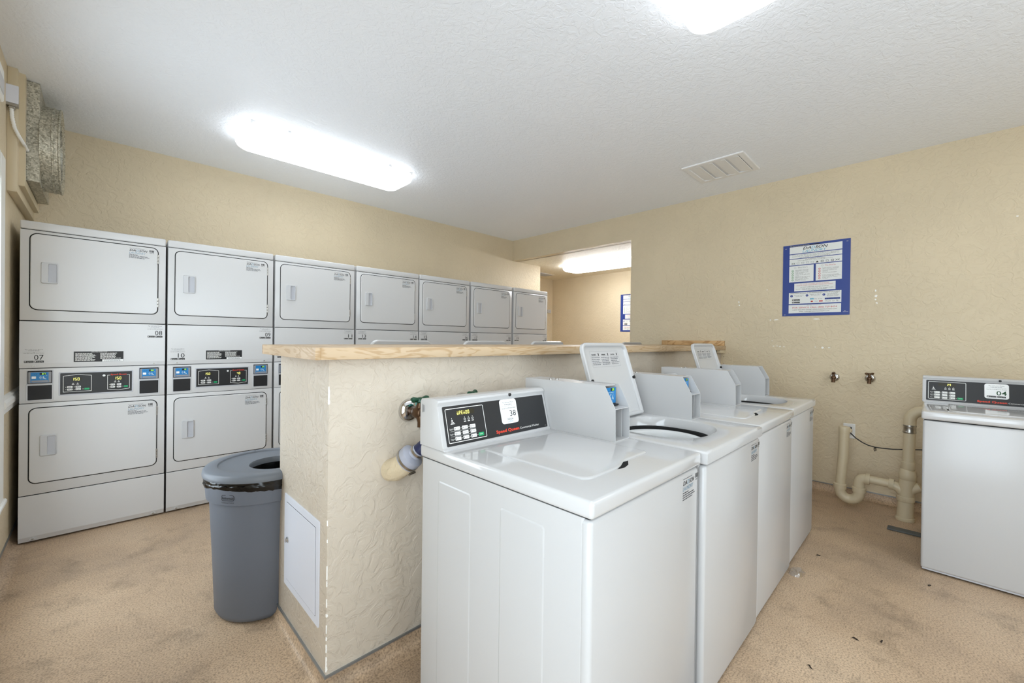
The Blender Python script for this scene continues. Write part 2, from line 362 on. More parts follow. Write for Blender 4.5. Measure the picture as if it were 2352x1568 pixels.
# window_1 in the left wall, white casing and sill; window_added_left and the front wall one are unseen, added for daylight fill
def window(name, ax, u0, u1, z0, z1, f, stool):
    """f(u, d, z): d is the distance into the room"""
    b = B()
    for (a, c, e, g) in ((u0-.15, u0, z0-.0, z1+.15), (u1, u1+.15, z0-.0, z1+.15), (u0, u1, z1, z1+.15)):
        for (d0, d1, i) in ((0, .016, 0), (.016, .024, .03)):
            P = [(a+i*.4, e), (c-i*.4, e), (c-i*.4, g-i*.4), (a+i*.4, g-i*.4)]
            b.loops([[f(x, d0, z) for x, z in P], [f(x, d1, z) for x, z in P]], 'casing_white', True, True, False)
    root = b.build(name); root['kind'] = 'structure'
    b = B(); P = [(.0, z0-.03), (.028, z0-.03), (.034, z0-.02), (.034, z0-.008), (.028, z0), (-.11, z0), (-.11, z0-.03)]
    b.loops([[f(u0-.17, d, z) for d, z in P], [f(u1+.17, d, z) for d, z in P]], 'casing_white', True, True, False); b.build('sill', root)
    b = B(); P = [(0, z0-.03), (.024, z0-.03), (.014, z0-.075), (0, z0-.085)]
    b.loops([[f(u0-.15, d, z) for d, z in P], [f(u1+.15, d, z) for d, z in P]], 'casing_white', True, True, False); b.build('apron', root)
    um = (u0+u1)/2
    for (a, c, dd) in ((u0, um+.02, -.07), (um-.02, u1, -.045)):
        b = B(); A = [(a, z0), (c, z0), (c, z1), (a, z1)]; I = [(a+.04, z0+.04), (c-.04, z0+.04), (c-.04, z1-.04), (a+.04, z1-.04)]
        b.loops([[f(x, dd, z) for x, z in A], [f(x, dd+.02, z) for x, z in A], [f(x, dd+.02, z) for x, z in I], [f(x, dd, z) for x, z in I], [f(x, dd, z) for x, z in A]], 'casing_white', False, False, False)
        s = b.build('sash', root)
        b = B(); b.loops([[f(x, dd+.008, z) for x, z in I], [f(x, dd+.012, z) for x, z in I]], 'window_glass', True, True, False); b.build('pane', s)
window('window_1', 'x', -2.28, -1.26, .40, 2.08, lambda u, d, z: (XL+d, u, z), True)
window('window_added_left', 'x', -5.4, -3.9, .25, 2.15, lambda u, d, z: (XL+d, u, z), True)  # unseen window, added to bring daylight to the near side
window('window_added_front', 'y', -4.3, -2.1, .65, 2.15, lambda u, d, z: (u, YB+d, z), True)  # added window in the unseen front wall, for fill light
# chair rail beside the window
b = B(); P = [(0, .845), (.014, .845), (.014, .868), (.022, .880), (.022, .905), (.014, .918), (.014, .935), (0, .94)]
b.loops([[(XL+d, -1.025, z) for d, z in P], [(XL+d, -.02, z) for d, z in P]], 'casing_white', True, True, False); struct(b, 'trim_5')
# boxed-in furring around the exhaust duct, with a stepped frame
b = B(); b.box(XL, -4.897, -.865, 0, 2.112, H, 'trim_paint', .003); struct(b, 'trim_6')
b = B(); prism(b, [(-.81, H), (-.81, 2.165), (-.035, 2.165), (-.035, H), (-.085, H), (-.085, 2.215), (-.76, 2.215), (-.76, H)], lambda y, z, x: (x, y, z), -4.898, -4.873, 'trim_paint'); struct(b, 'trim_7')

# ------------------------------------------------------------------ countertop on the peninsula
t = thing('countertop', 'long pale maple bar countertop running along the top of the low partition wall', 'countertop', (XP, YPF, 1.2145))
oh = .045
x0, x1, y0, y1 = -oh, -XP, -oh, (YPB-YPF)+oh
b = B(); b.box(x0+.02, x1, y0+.02, y1-.02, 0, .0405, 'maple', .001); b.build('board', t)
for (a, c, d, e, nm) in ((x0+.001, x1, y0, y0+.02, 'edge_band'), (x0+.001, x1, y1-.02, y1, 'edge_band')):
    b = B(); b.box(a, c, d, e, -.001, .042, 'maple', .0012); b.build(nm, t)
b = B(); b.box(x0-.018, x0+.001, y0, y1, -.001, .042, 'maple', .0012); b.build('edge_band', t)
b = B(); b.box(x0-.0185, x0+.0005, y1, y1+.002, 0, .041, 'maple_end'); e = b.build('end_grain', t); e['label'] = 'darker end grain of the edge band'
b = B(); b.box(x1-.02, x1-.001, y0+.01, y1+.02, .042, .092, 'plywood', .001); e = b.build('backsplash', t); e['label'] = 'upright wooden backsplash board against the wall'
b = B(); b.box(x1-.14, x1-.001, y0+.004, y0+.038, -.03, -.002, 'trim_paint', .001); b.build('support_cleat', t)

# ------------------------------------------------------------------ stacked dryers
DY = -.72; DW = .681
def reader_print(p, u, v, w, h, num):
    """blue contactless card reader face"""
    p.rect(u, v, u+w, v+h, 'reader_blue', 1, .003)
    p.rect(u+w*.50, v+h*.74, u+w*.86, v+h*.94, 'black', 2)
    if num:
        hh = h*.155
        for i, c in enumerate(num): p.seg7(c, u+w*(.64+.11*i), v+h*.765, hh, 'led_green', None, 3)
    p.rect(u+w*.06, v+h*.38, u+w*.30, v+h*.62, 'paper', 2, .002)
    for i, q in enumerate((.10, .16, .22)): p.ring(u+w*.42, v+h*.49, h*q, h*.028, 'reader_light', 2, -.8, .8, 6)
    p.poly([(u+w*.66, v+h*.40), (u+w*.86, v+h*.30), (u+w*.88, v+h*.34), (u+w*.76, v+h*.46), (u+w*.72, v+h*.62), (u+w*.68, v+h*.60)], 'reader_light', 2)
    p.disc(u+w*.90, v+h*.66, h*.02, 'print_white', 2, 6)
    p.rect(u+w*.18, v+h*.80, u+w*.22, v+h*.84, 'ink', 2); p.rect(u+w*.30, v+h*.80, u+w*.34, v+h*.84, 'ink', 2)
def number_label(b, u, v, num):
    """clear payment label: two small lines, rule, number and two black badges"""
    p = Print(b, (u, -.0002, v), (1, 0, 0), (0, 0, 1)); w = .084
    p.text('Pay with your Phone', w/2, .078, .0055, 'mid_ink', 1, 'c', w*.88)
    p.greek(w*.22, w*.80, .072, .0022, 'grey_ink', 1)
    p.rect(0, .0665, w, .067, 'grey_ink')
    p.text('Scan QR Code', 0, .057, .0048, 'ink', 1, 'l', w*.42); p.text('OR', w*.50, .057, .0062, 'ink', 1, 'c', w*.13); p.text('Enter Number', w, .057, .0048, 'ink', 1, 'r', w*.40)
    p.text(num, w*.50, .017, .033, 'ink', 1, 'l', w*.47)
    for a in (.02, .52):
        p.rect(w*a, 0, w*(a+.46), .0125, 'black'); p.text('App Store' if a < .1 else 'Google Play', w*(a+.12), .0035, .0045, 'print_white', 2, 'l', w*.30)
        p.rect(w*(a+.03), .0035, w*(a+.08), .009, 'print_white', 2)
def service_label(b, u, v, w, y=-.0002, mult=1.0):
    """service sticker: italic two-line logo, small print, barcode, asset number"""
    p = Print(b, (u, y, v), (1, 0, 0), (0, 0, 1)); q = w/.132
    X = lambda a: a*q; Z = lambda a: a*q*mult
    p.greek(X(.002), X(.078), Z(.0755), Z(.0018), 'mid_ink')
    p.text('DA', X(.002), Z(.055), Z(.0150), 'ink', 1, 'l', X(.032), .012, .25); p.text('D', X(.0355), Z(.055), Z(.0150), 'print_blue', 1, 'l', X(.0165), .012, .25)
    p.text('SON', X(.052), Z(.055), Z(.0150), 'ink', 1, 'l', X(.042), .012, .25)
    p.text('LAUNDRY', X(.000), Z(.036), Z(.0145), 'print_blue', 1, 'l', X(.086), 0, .25)
    for i, e in enumerate((.046, .096, .104, .080)): p.greek(X(.0), X(e), Z(.027-.0075*i), Z(.0035), 'mid_ink', 1, i)
    R = random.Random(3); x = .104
    while x < .130:
        e = R.choice((.0008, .0014, .0022)); p.rect(X(x), Z(.060), X(min(x+e, .131)), Z(.076), 'ink'); x += e+R.choice((.0008, .0012, .002))
    p.text('409120', X(.106), Z(.0515), Z(.0060), 'ink', 1, 'l', X(.024))
def dryer_door(t, z0, z1, tag_):
    def gk(b): plate(b, .0375, .6415, z0-.0035, z1+.0035, .037, -.0006, .004, 'seam', .0003)
    def dr(b): plate(b, .0425, .6365, z0+.0015, z1-.0015, .033, -.0045, .003, 'lit_dryer_enamel', .003)
    part('door_gasket', t, 'gasket'+tag_, gk)
    d = part('door', t, 'door'+tag_, dr)
    def hd(b):
        h0 = z0+.165; h1 = h0+.130
        f = lambda l, y: [(x, y, z) for x, z in l]
        o = rr(.086, .157, h0, h1, .007); i = rr(.116, .154, h0+.007, h1-.007, .007)
        m_ = [(x*.93+.1215*.07, z*.96+(h0+h1)/2*.04) for x, z in o]
        b.loops([f(o, -.0045), f(o, -.010), f(m_, -.014), f(i, -.0142), f([(x*.9+.135*.1, z) for x, z in i], -.006)], 'white_plastic', True, False, True)
        b.add(f([(x*.9+.135*.1, z) for x, z in i], -.006), [tuple(range(len(i)))], 'recess_plastic')
    e = part('handle', d, 'handle'+tag_, hd); e['label'] = 'white recessed pull handle'
    for hz in (z0+.05, z1-.11):
        def hg(b):
            for q in range(3): b.box(.6335, .6425, -.0062, -.0005, hz+q*.0225, hz+q*.0225+.020, 'steel', .0015, 1)
        part('hinge', d, 'hinge%s%.2f' % (tag_, hz), hg)
    def sl(b): service_label(b, .486, z1-.090 if tag_ == 'u' else z1-.092, .132, -.0047, .93)
    e = part('service_label', d, 'svc'+tag_, sl); e['label'] = 'printed service sticker'
def dryer(i, x, nums, lowleft, label):
    t = thing('stacked_dryer', label, 'dryer', (x, DY, 0), 0, 'stacked dryers along the rear wall')
    part('cabinet', t, 'dcab', lambda b: b.box(.003, DW-.003, .012, .70, .012, 1.972, 'lit_dryer_enamel', .004))
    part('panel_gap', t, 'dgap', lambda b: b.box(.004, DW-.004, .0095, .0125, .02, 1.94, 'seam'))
    part('top_cover', t, 'dtop', lambda b: b.box(0, DW, -.002, .702, 1.9315, 1.982, 'lit_dryer_enamel', .008, 3))
    part('front_panel', t, 'dupf', lambda b: b.box(0, DW, 0, .014, 1.373, 1.928, 'lit_dryer_enamel', .004))
    dryer_door(t, 1.440, 1.908, 'u')
    def mid(b):
        P = [(.014, 1.080), (.004, 1.0805), (.0035, 1.084), (.000, 1.108), (0, 1.365), (.003, 1.368), (.014, 1.368)]
        b.loops([[(.0005, y, z) for y, z in P], [(DW-.0005, y, z) for y, z in P]], 'lit_dryer_enamel', True, True, False)
    p_ = part('access_panel', t, 'dmid', mid)
    def scr(xx, zz):
        def f(b):
            b.loops([[(xx+.017*math.cos(a), y, zz+.012*math.sin(a)) for a in [PI*k/8 for k in range(9)]] for y in (.003, -.0015)], 'lit_dryer_enamel', True, True, False)
            b.lathe([(.0055, -.001), (.005, -.004), (.002, -.004), (.002, -.003)], 'steel', (xx, 0, zz+.004), 'y', 10)
        return f
    for xx in (.056, .620): part('screw_tab', p_, 'scr1%.2f' % xx, scr(xx, 1.088))
    # black instruction label
    def ins(b):
        p = Print(b, (.228, -.0002, 1.112), (1, 0, 0), (0, 0, 1)); w, h = .234, .068
        p.rect(0, 0, w, h, 'black'); p.rect(w*.56, .001, w*.995, h*.22, 'paper', 2)
        p.text('OPERATING INSTRUCTIONS', w*.5, h*.90, h*.075, 'print_white', 2, 'c', w*.32)
        for c0, c1, s in ((.03, .47, 0), (.52, .95, 5)):
            R = random.Random(s)
            for r_ in range(9):
                if s and r_ > 6: break
                p.greek(w*c0, w*(c1-R.uniform(0, .14)), h*(.80-.085*r_), h*.042, 'print_white', 2, r_+s)
        for r_ in range(2): p.greek(w*.60, w*.95, h*(.13-.08*r_), h*.035, 'grey_ink', 3, r_)
    e = part('instruction_label', p_, 'dins', ins); e['label'] = 'black label with white operating instructions'
    b = B()
    number_label(b, .018, 1.113 if lowleft else 1.275, nums[0])
    e = b.build('number_label', p_); e['label'] = 'printed payment label with the machine number'
    b = B(); number_label(b, .583, 1.275, nums[1]); b.build('number_label', p_)
    # control panel with two card readers and two slots
    part('control_panel', t, 'dctl', lambda b: b.box(.001, DW-.001, .002, .014, .8635, 1.0765, 'lit_dryer_enamel', .003))
    for n, (u0, s_) in enumerate(((.036, 'l'), (.546, 'r'))):
        def rd(b):
            plate(b, u0-.006, u0+.104, .978, 1.066, .003, -.0005, .004, 'recess_plastic', .001)
            plate(b, u0-.002, u0+.100, .984, 1.062, .002, -.0012, .004, 'seam', .0004)
            plate(b, u0+.001, u0+.097, .987, 1.056, .003, -.008, .004, 'reader_grey', .002)
            P = Print(b, (u0, -.0082, .984), (1, 0, 0), (0, 0, 1)); reader_print(P, .011, .006, .074, .063, nums[n])
            P.rect(.014, .008, .083, .020, 'reader_grey', 3, .003)
        e = part('card_reader', t, 'rd%s%s' % (s_, nums[n]), rd); e['label'] = 'blue contactless card reader'
        def sl(b):
            plate(b, u0-.008, u0+.106, .876, .979, .003, -.0002, .004, 'white_plastic', .001)
            plate(b, u0-.001, u0+.099, .883, .972, .002, -.0009, .004, 'dark_slot', .0004)
        e = part('coin_slot', t, 'sl'+s_, sl); e['label'] = 'black coin slot plate'
    disp = ('150', '150') if i == 0 else ('150', '40')
    def kp(b):
        plate(b, .163, .512, .899, 1.049, .004, .0000, .004, 'recess_plastic', .0008)
        plate(b, .170, .505, .907, 1.042, .002, -.0012, .004, 'black_panel', .0004)
        p = Print(b, (.172, -.0014, .909), (1, 0, 0), (0, 0, 1)); W, h = .331, .131
        for k, u in enumerate((.010, .212)):
            ww = .128 if k == 0 else .110; v0, v1 = (.012, .116) if k == 0 else (.016, .112)
            tip = .008
            o = [(u, v0), (u+ww, v0), (u+ww, v1), (u+ww/2, v1+tip), (u, v1)] if k == 0 else [(u, v0), (u+ww/2, v0-tip), (u+ww, v0), (u+ww, v1), (u, v1)]
            cx = u+ww/2; cz = (v0+v1)/2; i_ = [(cx+(a-cx)*.965, cz+(c-cz)*.955) for a, c in o]; n = 5
            b.add([p.P(*q, 1) for q in o+i_], [(j, (j+1) % n, n+(j+1) % n, n+j) for j in range(n)], 'print_white')
            hh = .018; uu = u+ww*.30; s_ = disp[k]
            for c in (s_ if len(s_) == 3 else ' '+s_): uu += p.seg7(c, uu, v1-.032, hh, 'led_yellow', 'led_back', 1)
            p.seg7('8', uu, v1-.032, hh, 'led_back', None, 1)
            for q in (.30, .46): p.rect(u+ww*q, v0+.046, u+ww*(q+.09), v0+.050, 'print_white'); p.poly([(u+ww*(q+.02), v0+.053), (u+ww*(q+.07), v0+.053), (u+ww*(q+.045), v0+.058)], 'print_white')
            for r_ in range(2):
                for c in range(2):
                    a = u+ww*(.14+.29*c); p.rect(a, v0+.010+.016*r_, a+ww*.19, v0+.021+.016*r_, 'print_white', 1, .002)
                    p.greek(a+.003, a+ww*.19-.003, v0+.014+.016*r_, .003, 'ink', 2, c); p.rect(a-ww*.06, v0+.014+.016*r_, a-ww*.03, v0+.017+.016*r_, 'led_dot')
            p.rect(u+ww*.74, v0+.010, u+ww*.92, v0+.021, 'print_green', 1, .002); p.rect(u+ww*.68, v0+.014, u+ww*.71, v0+.017, 'led_dot')
        p.rect(.226, .108, .308, .122, 'black_panel', 1.5)
        p.text('Speed Queen', .228, .1105, .0095, 'print_red', 2, 'l', .078, .02)
        p.disc(.196, .110, .007, 'paper', 1, 14); p.ring(.196, .110, .005, .001, 'grey_ink', 2)
    e = part('keypad_panel', t, 'kp%d' % (i == 0), kp); e['label'] = 'black keypad panel with two displays'
    part('front_panel', t, 'dlpf', lambda b: b.box(0, DW, 0, .014, .299, .861, 'lit_dryer_enamel', .004))
    dryer_door(t, .367, .832, 'l')
    def toe(b):
        P = [(.014, .012), (.010, .012), (.009, .016), (0, .042), (0, .291), (.003, .294), (.014, .294)]
        b.loops([[(0, y, z) for y, z in P], [(DW, y, z) for y, z in P]], 'lit_dryer_enamel', True, True, False)
    p_ = part('toe_panel', t, 'dtoe', toe)
    for xx in (.058, .622): part('screw_tab', p_, 'scr2%.2f' % xx, scr(xx, .022))
    for xx in (.05, DW-.05):
        for yy in (.06, .64): part('foot', t, 'dft%.2f%.2f' % (xx, yy), lambda b: b.lathe([(.018, 0), (.018, .008), (.008, .012), (.008, .02)], 'black', (xx, yy, 0), 'z', 12))
DX = [-4.899, -4.206, -3.510, -2.808, -2.1105, -1.3975, -.680]
LB = ['white stacked dryer tower numbered 07 and 08, leftmost in the row beside the window wall',
      'white stacked dryer tower numbered 10 and 09, second from left, behind the grey bin',
      'white stacked dryer tower numbered 11, standing behind the left end of the wooden counter',
      'white stacked dryer tower numbered 13 and 14, its base hidden behind the counter',
      'white stacked dryer tower numbered 15 and 16, third from the alcove end of the row',
      'white stacked dryer tower numbered 17 and 18, next to last before the alcove',
      'white stacked dryer tower at the far right end of the row, beside the lit alcove']
NU = [('07', '08'), ('10', '09'), ('12', '11'), ('13', '14'), ('15', '16'), ('17', '18'), ('19', '20')]
for i in range(7): dryer(i, DX[i], NU[i], i < 3, LB[i])

# ------------------------------------------------------------------ top-load washers
WW, WD, ZL = .655, .742, .913
HX0, HX1, HY0, HY1 = .112, .515, .110, .522          # lid outline on the deck
def deck_open(b):
    """deck with a rounded opening that drops as a bowl to the tub ring"""
    cx, cy = .316, .314; n = 64
    def outer(dx, r):
        P = []
        for k in range(n):
            a = 2*PI*k/n; c, s = math.cos(a), math.sin(a)
            x0, x1, y0, y1 = dx-cx, WW-dx-cx, dx-cy, WD-dx-cy
            q = min((x1 if c > 0 else x0)/c if abs(c) > 1e-6 else 9, (y1 if s > 0 else y0)/s if abs(s) > 1e-6 else 9)
            P.append([cx+c*q, cy+s*q])
        for tx, ty in ((dx, dx), (WW-dx, dx), (WW-dx, WD-dx), (dx, WD-dx)):   # snap the nearest ray to each corner
            j = min(range(n), key=lambda k_: (P[k_][0]-tx)**2+(P[k_][1]-ty)**2); P[j] = [tx, ty]
        return P
    def sup(rx, ry, e):
        return [(cx+math.copysign(abs(math.cos(2*PI*k/n))**e, math.cos(2*PI*k/n))*rx, cy+math.copysign(abs(math.sin(2*PI*k/n))**e, math.sin(2*PI*k/n))*ry) for k in range(n)]
    z = lambda l, h: [(x, y, h) for x, y in l]
    b.loops([z(outer(0.004, 0), .867), z(outer(0, 0), .871), z(outer(0, 0), ZL-.010), z(outer(.004, 0), ZL-.003), z(outer(.011, 0), ZL), z(sup(.222, .218, .72), ZL), z(sup(.214, .210, .74), ZL-.004), z(sup(.208, .205, .85), ZL-.030), z(sup(.212, .208, .95), ZL-.052)], 'enamel_deck', False, False, True)
def washer(x, y, rz, label, open_, num, led, has_reader, front_label, slot_side=False, portrait=True, group=None, detail=True):
    t = thing('top_load_washer', label, 'washer', (x, y, 0), rz, group)
    def cab(b):
        f = lambda i, z, q: [(x, y, z) for x, y in rr(.007+i, WW-.007-i, .030+i, .735-i, q, 3)]
        b.loops([f(.01, .014, .003), f(0, .014, .006), f(0, .8655, .006), f(.008, .8655, .003), f(.01, .02, .003)], 'enamel', False, True, False)
    part('cabinet', t, 'wcab', cab)
    part('front_panel', t, 'wfront', lambda b: b.box(.006, WW-.006, .008, .040, .018, .863, 'enamel', .012, 3))
    part('toe_strip', t, 'wtoe', lambda b: b.box(.012, WW-.012, .014, .06, .010, .022, 'recess_plastic', .002, 1))
    for (a, c) in ((.634, .457), (.323, .152)):
        def em(b):
            f = lambda l, xx: [(xx, q, z) for q, z in l]
            o = rr(c, a, .10, .806, .010); i = rr(c+.005, a-.005, .105, .801, .008)
            b.loops([f(o, .0072), f(i, .0052)], 'enamel', False, True, False)
        part('embossed_panel', t, 'wem%.2f' % a, em)
    def sg(b):
        f = lambda i, z: [(x, y, z) for x, y in rr(i, WW-i, i+.003, .741-i, .003, 3)]
        b.loops([f(.018, .8645), f(.011, .8645), f(.011, .8685), f(.018, .8685), f(.018, .8645)], 'seam', False, False, False)
    part('seam_gap', t, 'wseam', sg)
    for fx in (.05, WW-.05):
        for fy in (.06, .68): part('foot', t, 'wft%.2f%.2f' % (fx, fy), lambda b: b.lathe([(.02, 0), (.02, .006), (.009, .010), (.009, .02)], 'black', (fx, fy, 0), 'z', 12))
    if not open_:
        part('deck', t, 'wdeck', lambda b: b.box(0, WW, 0, WD, .868, ZL, 'enamel_deck', .011, 4))
        def lid(b):
            if slot_side: P = rr(HX0, HX1, HY0, HY1, (.03, .03, .012, .012))
            else:
                P = rr(HX0, HX1, HY0-.012, HY1, (.035, .02, .012, .012)); Q = []
                for (px, py) in P:
                    if px > .35 and py < HY0+.03: py += .026
                    Q.append((px, py))
                j = max(i for i in range(len(Q)) if Q[i][0] < .35 and Q[i][1] < HY0)
                P = Q[:j+1]+[(.268, HY0-.012), (.300, HY0-.006), (.345, HY0+.012), (.375, HY0+.014)]+Q[j+1:]
            cx, cy = (HX0+HX1)/2, (HY0+HY1)/2; S = lambda q: [(cx+(a-cx)*q, cy+(c-cy)*q) for a, c in P]
            b.loops([[(a, c, ZL-.002) for a, c in P], [(a, c, ZL+.002) for a, c in P], [(a, c, ZL+.0042) for a, c in S(.985)], [(a, c, ZL+.005) for a, c in S(.965)]], 'enamel_deck', True, True, True)
        part('lid', t, 'wlid%d' % slot_side, lid)
        def rec(b):
            if slot_side: P = [(HX0-.008, .125), (HX0-.001, .118), (HX0-.0005, .245), (HX0-.006, .240)]
            else: P = [(.268, HY0-.014), (.300, HY0-.020), (.335, HY0-.012), (.372, HY0+.010), (.345, HY0+.012), (.300, HY0-.006)]
            b.loops([[(a, c, ZL-.001) for a, c in P], [(a, c, ZL+.0006) for a, c in P]], 'seam', True, True, False)
        e = part('finger_recess', t, 'wrec%d' % slot_side, rec); e['label'] = 'dark finger recess at the lid edge'
        if slot_side:
            def lip(b):
                b.tube([(HX0-.012, .255, ZL), (HX0-.014, .18, ZL+.002), (HX0-.012, .112, ZL+.002), (HX0-.002, .100, ZL+.001)], .004, 'enamel_deck', 8)
            part('recess_lip', t, 'wlip', lip)
    else:
        part('deck', t, 'wdecko', deck_open)
        def tub(b):
            c = (.316, .314, 0)
            b.lathe([(.216, .870), (.200, .866), (.196, .858), (.196, .845)], 'seam', c, 'z', 48, False, False)
            b.lathe([(.190, .852), (.184, .858), (.160, .854), (.150, .840), (.152, .80)], 'tub_ring', c, 'z', 48, False, False)
            b.lathe([(.196, .845), (.200, .70), (.200, .50), (.06, .49)], 'tub_steel', c, 'z', 48, False, True)
            b.lathe([(.055, .49), (.05, .60), (.04, .78), (.02, .80)], 'tub_ring', c, 'z', 24, False, True)
        part('tub', t, 'wtub', tub)
        th = math.radians(18); O = Vector((HX0, HY1+.002, ZL+.004)); D = Vector((0, math.sin(th), math.cos(th))); Nn = Vector((0, -math.cos(th), math.sin(th)))
        Q = lambda u, v, n_: O+Vector((1, 0, 0))*u+D*v+Nn*n_
        def ol(b):
            R = (.012, .012, .042, .042); w_, h_ = HX1-HX0, .378
            L = lambda i, n_: [Q(u, v, n_) for u, v in rr(i, w_-i, i, h_-i, [max(q-i, .004) for q in R], 8)]
            b.loops([L(.004, 0), L(0, .004), L(0, .018), L(.004, .022), L(.012, .022), L(.016, .019), L(.020, .008), L(.026, .006)], 'enamel', True, True, True)
        l = part('raised_lid', t, 'wlido', ol)
        def bp(u):
            def f(b): b.tube([Q(u, .19, .018), Q(u, .19, .027), Q(u, .19, .029)], [.0085, .0085, .005], 'black', 12)
            return f
        for u in (.014, HX1-HX0-.010): part('bumper', l, 'wbp%.2f' % u, bp(u))
        def wl(b):
            p = Print(b, Q(.075, .262, .0062), (1, 0, 0), D); w_, h_ = .245, .072
            for c in range(3):
                a = w_*(.01+.34*c); p.text(('DANGER', 'WARNING', 'CAUTION')[c], a+.006, h_*.76, h_*.10, 'ink', 1, 'l', .036, .02); p.rect(a+.062, h_*.74, a+.068, h_*.92, 'ink')
                p.rect(a, h_*.70, a+w_*.30, h_*.708, 'grey_ink')
                for r_ in range(5): p.greek(a, a+w_*(.30-.03*(r_ % 3)), h_*(.58-.12*r_), h_*.05, 'grey_ink', 1, r_+c*7)
            p.frame(-.004, -.004, w_+.004, h_+.004, .0006, 'grey_ink')
        e = part('warning_label', l, 'wwl', wl); e['label'] = 'three-column warning label'
        def hs(b):
            for q in range(5): b.tube([Q(HX1-HX0+.003, .012+.012*q, .010), Q(HX1-HX0+.003, .020+.012*q, .010)], .006, 'steel', 10)
        part('hinge_spring', l, 'whs', hs)
    # console
    def con(b):
        P = [(.736, ZL-.001), (.736, 1.070), (.730, 1.078), (.655, 1.086), (.640, 1.085), (.630, 1.080), (.627, 1.073), (.630, 1.064), (.631, 1.060), (.5945, .922), (.588, .918), (.588, ZL-.001)]
        cy, cz = .665, 1.0; S = lambda q: [(cy+(a-cy)*q, cz+(c-cz)*q) for a, c in P]
        L = lambda xx, q: [(xx, a, c) for a, c in S(q)]
        b.loops([L(-.004, .97), L(-.001, 1), L(.546, 1), L(.549, .97)], 'enamel', True, True, False)
    c_ = part('console', t, 'wcon', con)
    A = Vector((.014, .5945, .922)); V = Vector((0, .0365, .138)); Ls = V.length; V.normalize(); U = Vector((1, 0, 0)); Nn2 = U.cross(V)
    Wp, Hp = .522, .1365
    def kpl(b):
        o = A+V*.003
        f = lambda i, n_: [o+U*u+V*v+Nn2*n_ for u, v in rr(i, Wp-i, i, Hp-i, .004, 3)]
        b.loops([f(0, 0), f(0, .001), f(.001, .0014)], 'black_panel', True, True, False)
    pn = part('control_panel', c_, 'wpan', kpl) if False else part('control_panel', t, 'wpan', kpl); pn['label'] = 'black control panel'
    def prt(b):
        p = Print(b, A+V*.003+Nn2*.0014, U, V, .0003)
        X = lambda u: u*Wp; Z = lambda v: v*Hp
        p.frame(X(.018), Z(.07), X(.348), Z(.935), .0022, 'print_white', 1, .005)
        p.rect(X(.108), Z(.74), X(.262), Z(.865), 'led_back', 1, .001)
        u = X(.113)
        for ch in led: u += p.seg7(ch, u, Z(.755), Hp*.095, 'led_yellow', 'led_dim' if num == '38' else None, 2)*1.06
        for q in (.172, .206, .240):
            p.disc(X(q), Z(.675), .0016, 'led_dot', 1, 6); p.frame(X(q-.008), Z(.60), X(q+.008), Z(.645), .0012, 'print_white', 1, .001); p.rect(X(q-.010), Z(.555), X(q+.010), Z(.575), 'print_white')
        p.disc(X(.064), Z(.685), .0014, 'led_dot', 1, 6); p.poly([(X(.058), Z(.61)), (X(.068), Z(.60)), (X(.073), Z(.62)), (X(.064), Z(.66))], 'print_white')
        p.rect(X(.056), Z(.565), X(.079), Z(.583), 'print_white'); p.rect(X(.050), Z(.535), X(.086), Z(.550), 'print_white')
        for r_, nm in enumerate(('Soil', 'Cycle', 'Temp')):
            v0 = .375-.128*r_
            p.text(nm, X(.058), Z(v0+.02), Hp*.045, 'print_white', 1, 'r', X(.022)); p.disc(X(.0655), Z(v0+.042), .0015, 'led_dot', 1, 6)
            for c in range(3):
                a = .073+.067*c; 
                if not num: p.rect(X(a), Z(v0), X(a+.049), Z(v0+.086), 'print_white', 1, .002)
                p.text((('LIGHT', 'MEDIUM', 'HEAVY'), ('DELICATE', 'PERM PRESS', 'NORMAL'), ('HOT', 'WARM', 'COLD'))[r_][c], X(a+.030), Z(v0+.030), Hp*.026, 'mid_ink', 2, 'c', X(.028))
                p.rect(X(a+.006), Z(v0+.025), X(a+.011), Z(v0+.062), 'mid_ink', 2)
                if c: p.disc(X(a-.009), Z(v0+.042), .0015, 'led_dot', 1, 6)
            if r_ < 2: p.rect(X(.040), Z(v0-.022), X(.256), Z(v0-.017), 'print_white')
        if not num: p.rect(X(.275), Z(.121), X(.322), Z(.212), 'print_green', 1, .002)
        p.text('START', X(.2985), Z(.155), Hp*.03, 'print_white', 2, 'c', X(.028)); p.disc(X(.266), Z(.165), .0015, 'led_dot', 1, 6)
        p.text('Speed Queen', X(.438), Z(.088), Hp*.085, 'print_red', 1, 'l', X(.236), .03); p.text('Commercial Washer', X(.684), Z(.090), Hp*.062, 'print_white', 1, 'l', X(.214))
        p.greek(X(.965), X(.985), Z(.05), .0008, 'print_white')
    part('panel_print', pn, 'wprt'+led+str(bool(num)), prt)
    if num:
        def btn(u, v, w_, h_, m_):
            def f(b):
                o = A+V*.003+Nn2*.0014; g = lambda i, n_: [o+U*a+V*c+Nn2*n_ for a, c in rr(u*Wp+i, (u+w_)*Wp-i, v*Hp+i, (v+h_)*Hp-i, .002, 3)]
                b.loops([g(0, 0), g(0, .0002), g(.0004, .0004)], m_, True, True, True)
            return part('button', pn, 'wbtn%.3f%.3f' % (u, v), f)
        for r_ in range(3):
            for c in range(3): btn(.073+.067*c, .375-.128*r_, .049, .086, 'print_white')
        e = btn(.275, .121, .047, .091, 'print_green'); e['label'] = 'green start button'
